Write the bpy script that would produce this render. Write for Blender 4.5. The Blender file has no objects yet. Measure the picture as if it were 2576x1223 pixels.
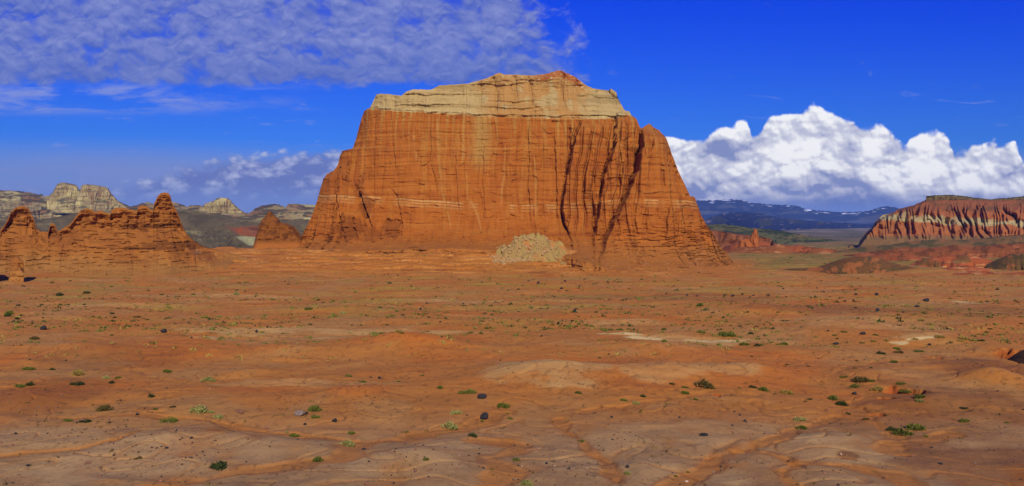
import bpy, math, random
import numpy as np
from mathutils import Vector
random.seed(7)
sc = bpy.context.scene
R = math.radians
# ------------------------------------------------------------------ camera
F, U0, V0, CH = 2022.0, 1288.0, 560.0, 25.0      # focal (px of a 2576-wide frame), principal column, horizon row, eye height
cam = bpy.data.cameras.new('camera'); camo = bpy.data.objects.new('camera', cam)
sc.collection.objects.link(camo); sc.camera = camo
camo.location = (0, 0, CH); camo.rotation_euler = (R(90), 0, 0)
cam.sensor_width = 36; cam.lens = 36 * F / 2576; cam.shift_y = -(611.5 - V0) / 2576
cam.clip_start = 0.5; cam.clip_end = 60000
# ------------------------------------------------------------------ light
SUN_AZ, SUN_EL = -9.0, 31.0        # heading the light travels towards (deg right of +Y), elevation
ld = Vector((math.sin(R(SUN_AZ)) * math.cos(R(SUN_EL)), math.cos(R(SUN_AZ)) * math.cos(R(SUN_EL)), -math.sin(R(SUN_EL))))
sun = bpy.data.lights.new('sun', 'SUN'); sun.energy = 5.0; sun.angle = R(0.5); sun.color = (1.0, 0.93, 0.80)
suno = bpy.data.objects.new('sun', sun); sc.collection.objects.link(suno)
suno.rotation_euler = ld.to_track_quat('-Z', 'Y').to_euler()
sc.view_settings.view_transform = 'Standard'; sc.view_settings.look = 'None'
sc.view_settings.exposure = 0.0; sc.view_settings.gamma = 1.0

def lin(r, g, b, k=1.0):
    f = lambda c: ((c / 255 + 0.055) / 1.055) ** 2.4 if c > 10 else c / 255 / 12.92
    return np.array([f(r) * k, f(g) * k, f(b) * k])

# ---- node expression helper
class E:
    def __init__(s, nt, sock): s.nt = nt; s.s = sock
    def _m(s, op, *a, clamp=False):
        n = s.nt.nodes.new('ShaderNodeMath'); n.operation = op; n.use_clamp = clamp
        for i, v in enumerate((s,) + a):
            if isinstance(v, E): s.nt.links.new(v.s, n.inputs[i])
            else: n.inputs[i].default_value = v
        return E(s.nt, n.outputs[0])
    def __add__(s, o): return s._m('ADD', o)
    __radd__ = __add__
    def __sub__(s, o): return s._m('SUBTRACT', o)
    def __rsub__(s, o): return (s * -1.0) + o
    def __mul__(s, o): return s._m('MULTIPLY', o)
    __rmul__ = __mul__
    def __truediv__(s, o): return s._m('DIVIDE', o)
    def mx(s, o): return s._m('MAXIMUM', o)
    def mn(s, o): return s._m('MINIMUM', o)
    def pw(s, o): return s._m('POWER', o)
    def ab(s): return s._m('ABSOLUTE')
    def cl(s): return s._m('ADD', 0.0, clamp=True)
    def ss(s, a, b):
        n = s.nt.nodes.new('ShaderNodeMapRange'); n.interpolation_type = 'SMOOTHSTEP'
        s.nt.links.new(s.s, n.inputs[0]); n.inputs[1].default_value = a; n.inputs[2].default_value = b
        return E(s.nt, n.outputs[0])
def vec(nt, x, y, z):
    n = nt.nodes.new('ShaderNodeCombineXYZ')
    for i, v in enumerate((x, y, z)):
        if isinstance(v, E): nt.links.new(v.s, n.inputs[i])
        else: n.inputs[i].default_value = v
    return E(nt, n.outputs[0])
def noise(nt, v, scale, detail=4, rough=0.5, dist=0.0):
    n = nt.nodes.new('ShaderNodeTexNoise'); nt.links.new(v.s, n.inputs['Vector'])
    n.inputs['Scale'].default_value = scale; n.inputs['Detail'].default_value = detail
    n.inputs['Roughness'].default_value = rough; n.inputs['Distortion'].default_value = dist
    return E(nt, n.outputs[0])
def voro(nt, v, scale, detail=2, rough=0.5, smooth=0.3):
    n = nt.nodes.new('ShaderNodeTexVoronoi'); n.voronoi_dimensions = '2D'; n.feature = 'SMOOTH_F1'; nt.links.new(v.s, n.inputs['Vector'])
    n.inputs['Scale'].default_value = scale; n.inputs['Detail'].default_value = detail
    n.inputs['Roughness'].default_value = rough; n.inputs['Smoothness'].default_value = smooth
    return E(nt, n.outputs['Distance'])
def mix(nt, f, a, b):
    n = nt.nodes.new('ShaderNodeMix'); n.data_type = 'RGBA'
    for k, v in ((0, f), (6, a), (7, b)):
        if isinstance(v, E): nt.links.new(v.s, n.inputs[k])
        elif k == 0: n.inputs[0].default_value = v
        else: n.inputs[k].default_value = (*v, 1)
    return E(nt, n.outputs[2])
def mulc(nt, a, b):
    n = nt.nodes.new('ShaderNodeMix'); n.data_type = 'RGBA'; n.blend_type = 'MULTIPLY'; n.inputs[0].default_value = 1
    for k, v in ((6, a), (7, b)):
        if isinstance(v, E): nt.links.new(v.s, n.inputs[k])
        else: n.inputs[k].default_value = (*v, 1)
    return E(nt, n.outputs[2])
def fcurve(nt, x, pts):
    n = nt.nodes.new('ShaderNodeFloatCurve'); c = n.mapping.curves[0]
    n.mapping.use_clip = False
    while len(c.points) > 2: c.points.remove(c.points[1])
    c.points[0].location = pts[0]; c.points[1].location = pts[-1]
    for p in pts[1:-1]: c.points.new(*p)
    for p in c.points: p.handle_type = 'VECTOR'
    n.mapping.update(); nt.links.new(x.s, n.inputs['Value'])
    return E(nt, n.outputs[0])

# ------------------------------------------------------------------ sky with clouds
W = bpy.data.worlds.new('World'); sc.world = W; W.use_nodes = True
W.cycles.sampling_method = 'MANUAL'; W.cycles.sample_map_resolution = 256
nt = W.node_tree; nt.nodes.clear()
out = nt.nodes.new('ShaderNodeOutputWorld'); bg = nt.nodes.new('ShaderNodeBackground')
sky = nt.nodes.new('ShaderNodeTexSky'); sky.sky_type = 'NISHITA'; sky.sun_disc = False
sky.sun_elevation = R(SUN_EL); sky.sun_rotation = R(180 + SUN_AZ)
sky.air_density = 1.0; sky.dust_density = 0.3; sky.ozone_density = 3.0
SKY_S = 0.1
tc = nt.nodes.new('ShaderNodeTexCoord'); sep = nt.nodes.new('ShaderNodeSeparateXYZ')
nrm = nt.nodes.new('ShaderNodeVectorMath'); nrm.operation = 'NORMALIZE'
nt.links.new(tc.outputs['Generated'], nrm.inputs[0]); nt.links.new(nrm.outputs[0], sep.inputs[0])
X, Y, Z = (E(nt, sep.outputs[i]) for i in range(3))
Yf = Y.ab().mx(0.12)
a = (X / Yf) * F + U0            # heading and height of a sky direction, in the units of the survey above
v = V0 - (Z / Yf) * F
fwd = Y.ss(0.0, 0.25)
base = mulc(nt, E(nt, sky.outputs[0]), mix(nt, v.ss(-100, 420), (0.012 * SKY_S, 0.145 * SKY_S, 1.32 * SKY_S), (0.085 * SKY_S, 0.29 * SKY_S, 0.95 * SKY_S)))
P = vec(nt, a * 0.001, v * 0.001, 0.0)
# pale veil low on the left and under the cumulus
veil = (v + (1.0 - a.ss(300, 900)) * 20.0).ss(350, 455) * noise(nt, vec(nt, a * 0.0012, v * 0.005, 3.0), 1.6, 5, 0.55).ss(0.0, 0.5)
col = mix(nt, veil * 0.92, base, tuple(lin(124, 142, 202)))
# altocumulus sheet on a high plane, upper left
Q = vec(nt, a * 0.0022, v * 0.0030, 0.0)
Qw = noise(nt, Q, 5.0, 3, 0.5)
def lumps(dy):
    q = vec(nt, a * 0.0022 + Qw * 0.2, v * 0.0030 + Qw * 0.2 - dy, 0.0)
    return voro(nt, q, 8.0, 3, 0.5, 1.0)
lump = lumps(0.0)
soft = noise(nt, Q, 2.6, 6, 0.62, 0.2)
big0 = noise(nt, Q, 0.9, 3, 0.5)
edge = a + (big0 - 0.5) * 500.0 + (v - 100.0) * -0.4
reg = (1.0 - edge.ss(1260, 1540)) * v.ss(-120, 20) * (1.0 - (v - a * 0.004 + (soft - 0.5) * 60).ss(190, 240))
reg = (reg + (1.0 - v.ss(-500, -60)) * 0.45).cl()
cov = reg * 1.85 + (soft - 0.5) * 2.0 + (0.40 - lump) * 1.3 - 0.20
alpha = cov.ss(0.0, 1.25) * 0.84
lump2 = lumps(0.03)
shade = ((lump2 - lump) * 0.55 + 0.40 + (soft - 0.5) * 1.2 + (0.35 - lump) * 0.25).cl()
shade = shade * (1.0 - v.ss(110, 205) * 0.40)
ccol = mix(nt, shade, tuple(lin(88, 108, 180)), tuple(lin(160, 168, 210)))
col = mix(nt, alpha * fwd, col, ccol)
# thin streaks under it
st = noise(nt, vec(nt, a * 0.003, v * 0.016, 7.0), 1.5, 6, 0.6, 0.4)
streg = v.ss(205, 225) * (1.0 - v.ss(262, 300)) * (1.0 - a.ss(350, 900))
wisp = (st.ss(0.44, 0.66) * streg)
st2 = noise(nt, vec(nt, a * 0.006, v * 0.035, 17.0), 1.4, 4, 0.6, 0.3)
w2 = st2.ss(0.60, 0.72) * v.ss(215, 250) * (1.0 - v.ss(360, 420)) * 0.6
col = mix(nt, (wisp * 0.8 + w2 * 0.6).cl() * fwd, col, tuple(lin(138, 152, 214)))
# low cloud bank left of the butte
lb = noise(nt, vec(nt, a * 0.006, v * 0.011, 2.0), 1.6, 6, 0.58, 0.5)
lbv = voro(nt, vec(nt, a * 0.006, v * 0.010, 2.0), 3.0, 3, 0.55, 0.5)
topl = 468.0 - a.ss(150, 680) * 96.0 + (noise(nt, vec(nt, a * 0.002, 0.0, 5.0), 2.0, 2, 0.5) - 0.5) * 70.0
lba = ((v - topl) * 0.04 + (lb - 0.5) * 3.0 + (0.75 - lbv) * 1.4).ss(0.0, 1.4) * (1.0 - (v + lb * 40).ss(470, 540)) * (1.0 - a.ss(1500, 1600))
lbs = ((lb - 0.5) * 3.6 + (0.78 - lbv) * 1.3 + 0.42 - (v - topl) * 0.003).cl()
col = mix(nt, lba * 0.92 * fwd, col, mix(nt, lbs, tuple(lin(104, 120, 184)), tuple(lin(178, 185, 220))))
# big cumulus right of the butte
prof = [(1400,330),(1500,300),(1600,330),(1660,333),(1690,330),(1730,336),(1760,345),(1790,333),(1805,318),(1850,306),(1870,290),(1882,291),(1892,312),(1915,302),(1930,280),(1945,274),(1975,270),(1995,262),(2015,255),(2040,252),(2065,254),(2090,262),(2120,280),(2160,289),(2200,296),(2240,315),(2262,337),(2278,352),(2310,332),(2332,316),(2370,316),(2390,327),(2402,352),(2430,362),(2445,352),(2470,362),(2485,350),(2535,350),(2556,356),(2572,380),(2640,390),(2720,350),(2800,400),(2900,470)]
tp = fcurve(nt, (a - 1400) / 1500.0, [((p - 1400) / 1500, q / 600) for p, q in prof]) * 600.0
def billow(ox, oy):
    wv = vec(nt, a * 0.01 + ox, v * 0.0115 + oy, 4.0)
    wn = noise(nt, wv, 0.9, 4, 0.5)
    pv = vec(nt, a * 0.01 + wn * 0.5 + ox, v * 0.0115 + wn * 0.5 + oy, 4.0)
    return 1.0 - voro(nt, pv, 1.2, 3.0, 0.45, 0.5)
b0 = billow(0, 0); b1 = billow(0.04, -0.10)
big = noise(nt, vec(nt, a * 0.0045, v * 0.008, 11.0), 1.3, 5, 0.55, 0.3)
fine = noise(nt, vec(nt, a * 0.03, v * 0.034, 9.0), 1.5, 5, 0.6)
dd = (v - tp) + (b0 - 0.62) * 40.0 + (fine - 0.5) * 5.0
ca = dd.ss(0.0, 13.0) * (1.0 - (v + (b0 - 0.5) * 40.0 + (big - 0.5) * 30).ss(468, 512) * 0.8) * a.ss(1560, 1640)
ca = ca * (1.0 - v.ss(500, 545) * 0.6)
lit = 1.10 + (b0 - b1) * 0.95 + (b0 - 0.62) * 0.5 + (big - 0.55) * 2.6 + (fine - 0.5) * 0.25 - (v - tp).ss(60, 260) * 0.22 - v.ss(400, 490) * 0.18 + (1.0 - (v - tp).ss(0, 50)) * 0.15
lit = lit - (1.0 - (a + (big - 0.5) * 200).ss(1700, 1930)) * 0.12
lit = lit.cl()
cc = mix(nt, lit.ss(0.0, 0.55), tuple(lin(132, 144, 192)), tuple(lin(196, 199, 220)))
cc = mix(nt, lit.ss(0.45, 1.0), cc, tuple(lin(250, 250, 252)))
under = v.ss(462, 492) * a.ss(1500, 1650)
col = mix(nt, under * 0.85 * fwd, col, mix(nt, v.ss(480, 540), tuple(lin(74, 98, 168)), tuple(lin(108, 136, 206))))
col = mix(nt, ca * fwd, col, cc)
nt.links.new(col.s, bg.inputs[0]); bg.inputs[1].default_value = 1.0
nt.links.new(bg.outputs[0], out.inputs[0])

# ------------------------------------------------------------------ numpy noise
rs = np.random.RandomState(3)
PERM = rs.permutation(256).astype(np.int32)
GR = np.stack([np.cos(np.arange(256) * 2 * np.pi / 256), np.sin(np.arange(256) * 2 * np.pi / 256)], 1).astype(np.float32)
def pn(x, y, seed=0):
    x = np.asarray(x, np.float32) + seed * 17.31; y = np.asarray(y, np.float32) + seed * 9.73
    x, y = np.broadcast_arrays(x, y)
    xi = np.floor(x).astype(np.int32); yi = np.floor(y).astype(np.int32)
    xf = x - xi; yf = y - yi
    u = xf * xf * xf * (xf * (xf * 6 - 15) + 10); w = yf * yf * yf * (yf * (yf * 6 - 15) + 10)
    def g(ix, iy, dx, dy):
        h = PERM[(PERM[(ix + seed) & 255] + iy) & 255]
        gg = GR[h]; return gg[..., 0] * dx + gg[..., 1] * dy
    n00 = g(xi, yi, xf, yf); n10 = g(xi + 1, yi, xf - 1, yf)
    n01 = g(xi, yi + 1, xf, yf - 1); n11 = g(xi + 1, yi + 1, xf - 1, yf - 1)
    a_ = n00 + u * (n10 - n00); b_ = n01 + u * (n11 - n01)
    return (a_ + w * (b_ - a_)) * 1.5
def fbm(x, y, o=4, seed=0, gain=0.5):
    s = 0; amp = 1; t = 0
    for i in range(o):
        s = s + amp * pn(x * 2 ** i, y * 2 ** i, seed + i); t += amp; amp *= gain
    return s / t
def ridge(x, y, o=3, seed=0):
    s = 0; amp = 1; t = 0
    for i in range(o):
        s = s + amp * (1 - np.abs(pn(x * 2 ** i, y * 2 ** i, seed + i)) * 1.6); t += amp; amp *= 0.5
    return s / t
def sm(x, a_, b_):
    t = np.clip((x - a_) / (b_ - a_), 0, 1); return t * t * (3 - 2 * t)
def lerp3(c, d, m):
    return c + (np.asarray(d) - c) * np.clip(m, 0, 1)[..., None]
def ip(x, pts):
    p = np.array(pts, float); return np.interp(x, p[:, 0], p[:, 1])

# ------------------------------------------------------------------ ground height
def flat(u, v_):
    y = CH * F / (v_ - V0); return (u - U0) / F * y, y
def world(u, v_, y): return (u - U0) / F * y, y, CH - (v_ - V0) / F * y
def seg_dist(x, y, poly, rad):
    d = np.full(np.shape(x), 1e9, np.float32); side = np.zeros(np.shape(x), np.float32)
    p = [flat(*q) for q in poly]
    for (x0, y0), (x1, y1) in zip(p[:-1], p[1:]):
        m = (x > min(x0, x1) - rad) & (x < max(x0, x1) + rad) & (y > min(y0, y1) - rad) & (y < max(y0, y1) + rad)
        if not m.any(): continue
        dx, dy = x1 - x0, y1 - y0; L = dx * dx + dy * dy
        t = np.clip(((x[m] - x0) * dx + (y[m] - y0) * dy) / L, 0, 1)
        dd_ = np.hypot(x[m] - x0 - t * dx, y[m] - y0 - t * dy)
        d[m] = np.minimum(d[m], dd_)
    return d
WASH = [  # (polyline in survey units, half width m)
 ([(330,1240),(460,1205),(600,1180),(720,1162),(850,1155),(895,1125),(930,1105),(1040,1092),(1130,1078),(1215,1055),(1270,1035)], 1.6),
 ([(1215,1240),(1229,1220),(1281,1186),(1240,1165),(1225,1152),(1311,1131),(1300,1114),(1205,1100)], 1.5),
 ([(1410,1050),(1425,1085),(1470,1110),(1480,1130),(1530,1155),(1535,1190),(1560,1215)], 0.8),
 ([(1640,1240),(1694,1217),(1740,1195),(1777,1180),(1790,1148),(1866,1128),(1930,1112),(1985,1097),(1994,1078),(2050,1062),(2110,1040)], 1.0),
 ([(2035,1240),(2013,1220),(1972,1198),(1968,1184),(2004,1168),(1975,1148),(1925,1136),(1860,1130)], 1.0),
 ([(1990,1160),(2100,1168),(2180,1178),(2242,1190),(2285,1212),(2320,1240)], 1.1),
 ([(2239,1135),(2236,1121),(2262,1110),(2340,1108),(2400,1096)], 1.4),
 ([(2420,893),(2300,897),(2200,903),(2153,909),(2105,930),(2115,950),(2157,967),(2190,985),(2140,1005),(2160,1030),(2200,1060),(2260,1100)], 1.5),
 ([(0,1138),(90,1131),(200,1124),(300,1106),(360,1085)], 0.5),
 ([(460,840),(520,846),(640,851),(760,850),(900,845),(1050,848),(1200,838)], 1.4),
 ([(1460,1035),(1600,1020),(1700,1000),(1800,985),(1900,990)], 1.2),
 ([(150,1048),(330,1044),(520,1052),(700,1085),(900,1100)], 0.9),
]
MOUND = [ # u, v, half width px, half depth px, height m
 (1370,945,190,38,2.3),(1700,945,190,26,1.8),(1010,870,180,22,2.2),(905,985,110,20,1.0),(720,880,110,18,.8),
 (2050,820,170,20,1.2),(2350,850,130,14,.8),(1650,875,150,18,1.0),(600,930,120,18,.7),(220,880,160,22,1.2),
 (1900,780,200,14,1.3),(1500,800,200,12,1.),(400,1100,220,28,.5),(1050,1150,120,25,.5),(2080,1110,130,22,.6),
 (2400,1010,130,20,.8),(2500,950,110,20,2.0),(800,780,250,10,1.2),(300,760,180,8,1.),(2250,800,180,12,1.2),
 (60,1010,90,25,.9),(1880,925,120,16,.8),(1250,1190,60,16,.2)]
APR = [(-400,3),(300,4),(450,6),(540,9.2),(640,9),(760,10.5),(850,11.5),(1000,13.0),(1150,14.0),(1330,12.),(1430,9.5),(1500,4.0),(1600,2.4),(1750,1.),(1850,0),(3500,0)]
def gh(x, y, fine=True):
    x = np.asarray(x, np.float32); y = np.asarray(y, np.float32)
    ys = np.maximum(y, 40.0); u = U0 + F * x / ys; v_ = V0 + CH * F / ys
    d = np.hypot(x, y)
    z = fbm(x / 70, y / 70, 3, 5) * 1.5 * sm(d, 60, 160) * (1 - sm(y, 1200, 2500) * 0.5)
    z = z + fbm(x / 16, y / 16, 4, 11) * 0.42 * sm(d, 30, 90)
    # rilled low swells
    z = z + (ridge(x / 34 + 0.3 * pn(x / 20, y / 20, 3), y / 22, 3, 23) - 0.6) * 0.75 * sm(d, 60, 90) * (1 - sm(y, 400, 700))
    for (mu, mv, hw, hd, h) in MOUND:
        cx, cy = flat(mu, mv); wx = hw / F * cy; y0 = CH * F / (mv + hd - V0); y1 = CH * F / (mv - hd - V0); wy = (y1 - y0) / 2
        q = ((x - cx) / wx) ** 2 + ((y - cy) / wy) ** 2
        z = z + h * np.exp(-q * 1.6)
    ap = ip(u, APR)
    s = sm(y, 365, 480)
    back = sm(y, 500, 640)
    z = z + ap * s * (1 - back) - 2.0 * back * (1 - sm(u, 1300, 1900))
    z = z - 14.0 * sm(y, 560, 1100)
    # benches of the apron
    zz = ap * s * (1 - back)
    q_ = ((zz + fbm(x / 26, y / 20, 3, 8) * 1.1) / 1.7) % 1
    z = z + (sm(q_, .35, .6) - q_) * 1.35 * sm(zz, .8, 3) * (1 - back) * sm(fbm(x / 34, y / 18, 3, 14), -.35, .1)
    for poly, hw in WASH:
        rad = hw * 5
        dist = seg_dist(x, y, poly, rad) + (pn(x / 2.5, y / 2.5, 31) * .5 + pn(x / 7, y / 7, 33) * .9) * hw
        z = z - (1 - sm(dist, hw * .45, hw * 1.15)) * 0.2 - (1 - sm(dist, hw, hw * 4)) * 0.16
    # eroded pits right
    for (pu, pv, ru, rv, dep) in PITS:
        cx, cy = flat(pu, pv); wx = ru / F * cy; wy = rv * CH * F / (pv - V0) ** 2
        q = np.sqrt(((x - cx) / wx) ** 2 + ((y - cy) / wy) ** 2) + pn(x / 1.3, y / 1.3, 41) * .35
        z = z - dep * (1 - sm(q, .75, 1.1))
    rl = np.clip(1 - np.abs(pn(x / 17 + .7 * pn(x / 9, y / 9, 56), y / 12 + .5 * pn(x / 7, y / 7, 57), 55)) * 16, 0, 1); z = z - rl * .14 * sm(d, 50, 80) * (1 - sm(d, 250, 400))
    if fine: z = z + fbm(x / 3.0, y / 3.0, 4, 51, .6) * 0.10 * sm(d, 40, 70)
    # overlook under the camera
    hill = 23.3 - 0.62 * np.maximum(d - 3, 0) + fbm(x / 6, y / 6, 3, 61) * .6 * sm(d, 3, 10)
    behind = 23.3 - 0.1 * np.maximum(-y, 0) - 0.03 * np.abs(x) + fbm(x / 9, y / 9, 3, 62) * .8 * sm(d, 3, 10)
    z = np.maximum(z, hill)
    z = np.where(y < -2, np.maximum(z, np.minimum(behind, 23.3)), z)
    return z
PITS = [(2250,975,30,7,1.3),(2305,984,26,8,1.6),(2232,994,18,6,1.4),(2345,889,26,2.5,1.1),(1809,991,15,4,.8),(1962,911,14,4,.7),
        (2205,1033,22,5,.9),(2560,890,40,10,1.5),(480,846,12,2.5,.5),(1170,762,14,1.5,.5)]
def gfast(x, y):
    x = np.asarray(x, float); y = np.asarray(y, float)
    j = np.clip(np.searchsorted(yr, y) - 1, 0, len(yr) - 2); i = np.clip(np.searchsorted(uc, U0 + F * x / y) - 1, 0, len(uc) - 2)
    fy = (y - yr[j]) / (yr[j + 1] - yr[j]); fx = np.clip((U0 + F * x / y - uc[i]) / (uc[i + 1] - uc[i]), 0, 1)
    return (GZ[j, i] * (1 - fx) + GZ[j, i + 1] * fx) * (1 - fy) + (GZ[j + 1, i] * (1 - fx) + GZ[j + 1, i + 1] * fx) * fy
def hit(u, v_):
    yf = CH * F / (v_ - V0); lo, hi = yf * .72, yf * 1.25
    for _ in range(3):
        ys = np.linspace(lo, hi, 60); x = (u - U0) / F * ys; zr = CH - (v_ - V0) / F * ys
        g = gfast(x, ys); k = int(np.argmax(g > zr)); k = max(k, 1)
        lo, hi = ys[k - 1], ys[k]
    return float(x[k]), float(ys[k]), float(g[k])
# ------------------------------------------------------------------ mesh + material helpers
COL = sc.collection
def mesh_np(name, V, Fc, mat, cols=None, smooth=True, parent=None, link=True):
    me = bpy.data.meshes.new(name); V = np.asarray(V, np.float32).reshape(-1, 3); Fc = np.asarray(Fc, np.int32)
    k = Fc.shape[1]
    me.vertices.add(len(V)); me.vertices.foreach_set('co', V.ravel())
    me.loops.add(Fc.size); me.loops.foreach_set('vertex_index', Fc.ravel())
    me.polygons.add(len(Fc)); me.polygons.foreach_set('loop_start', np.arange(len(Fc), dtype=np.int32) * k)
    me.update(calc_edges=True)
    me.polygons.foreach_set('use_smooth', np.full(len(Fc), smooth, bool))
    if cols is not None:
        at = me.color_attributes.new('Col', 'FLOAT_COLOR', 'POINT')
        c = np.ones((len(V), 4), np.float32); c[:, :3] = np.clip(np.asarray(cols).reshape(-1, 3), 0.001, 1); at.data.foreach_set('color', c.ravel())
    me.materials.append(mat); me.update()
    ob = bpy.data.objects.new(name, me)
    if link: COL.objects.link(ob)
    if parent: ob.parent = parent
    return ob
def grid_faces(nr, nc, off=0, flip=False):
    i = np.arange(nr - 1)[:, None] * nc + np.arange(nc - 1)[None, :] + off
    f = np.stack([i, i + 1, i + nc + 1, i + nc], -1).reshape(-1, 4)
    return f[:, ::-1] if flip else f
def sub(V, Fc, C, m):
    f = Fc[m]; idx, inv = np.unique(f, return_inverse=True)
    return V[idx], inv.reshape(f.shape), C[idx]
def mat(name, scale=1.0, var=0.25, bump=0.4, fine=3.0, rough=0.95, strat=0.0, spots=0.0):
    m = bpy.data.materials.new(name); m.use_nodes = True; n = m.node_tree
    bs = n.nodes['Principled BSDF']; bs.inputs['Roughness'].default_value = rough
    bs.inputs['Specular IOR Level'].default_value = 0.15
    at = n.nodes.new('ShaderNodeVertexColor'); at.layer_name = 'Col'
    g = n.nodes.new('ShaderNodeNewGeometry'); p = E(n, g.outputs['Position'])
    n1 = noise(n, p, 0.35 / scale, 6, 0.6); n2 = noise(n, p, fine / scale, 5, 0.65)
    k = (n1 - 0.5) * var * 1.6 + (n2 - 0.5) * var * 1.6 + 1.0
    if spots:
        n3 = noise(n, p, 7.5, 4, 0.7); k = k + (n3 - 0.5) * 0.55; n2 = n2 * 0.6 + n3 * 0.5
    if strat:
        s = n.nodes.new('ShaderNodeSeparateXYZ'); n.links.new(g.outputs['Position'], s.inputs[0])
        sx, sy, sz = (E(n, s.outputs[i]) for i in range(3))
        bands = noise(n, vec(n, sx * 0.02, sy * 0.02, sz * (1.3 / scale)), 1.0, 6, 0.7)
        strk = noise(n, vec(n, sx * (0.6 / scale), sy * (0.6 / scale), sz * (0.05 / scale)), 1.0, 5, 0.6)
        k = k + (bands - 0.5) * strat + (strk - 0.5) * strat * 0.4
    c = mulc(n, E(n, at.outputs[0]), vec(n, k, k, k))
    if spots:
        vr = n.nodes.new('ShaderNodeTexVoronoi'); n.links.new(p.s, vr.inputs['Vector']); vr.inputs['Scale'].default_value = 2.2
        dots = 1.0 - E(n, vr.outputs['Distance']).ss(0.10, 0.2)
        gate = noise(n, p, 0.12, 4, 0.6).ss(0.50, 0.62)
        c = mix(n, dots * gate * spots, c, (0.05, 0.022, 0.014))
    n.links.new(c.s, bs.inputs['Base Color'])
    b = n.nodes.new('ShaderNodeBump'); b.inputs['Strength'].default_value = bump; b.inputs['Distance'].default_value = 0.35 * scale
    h = n1 * 0.6 + n2 * 0.5
    if strat: h = h + bands * 0.6
    n.links.new(h.s, b.inputs['Height']); n.links.new(b.outputs[0], bs.inputs['Normal'])
    return m
def tag(o, label=None, cat=None, group=None, kind=None):
    for k, v_ in (('label', label), ('category', cat), ('group', group), ('kind', kind)):
        if v_: o[k] = v_
    return o
def empty(name, loc):
    o = bpy.data.objects.new(name, None); COL.objects.link(o); o.location = loc; return o
M_ground = mat('ground', 1.0, 0.22, 0.5, 2.4, spots=0.85)
M_rock = mat('red_sandstone', 2.2, 0.20, 0.40, 3.0, strat=0.30)
M_cap = mat('pale_sandstone', 2.2, 0.14, 0.4, 3.0, strat=0.35)
M_hill = mat('badland_clay', 3.0, 0.25, 0.5, 3.0, strat=0.2)
M_far = mat('distant_rock', 25.0, 0.3, 0.6, 3.0)
KR = np.array([0.60, 0.745, 0.46])    # display colour -> albedo, steep sunlit faces
KG = np.array([1.08, 1.13, 0.60])    # display colour -> albedo, flat ground

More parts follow.
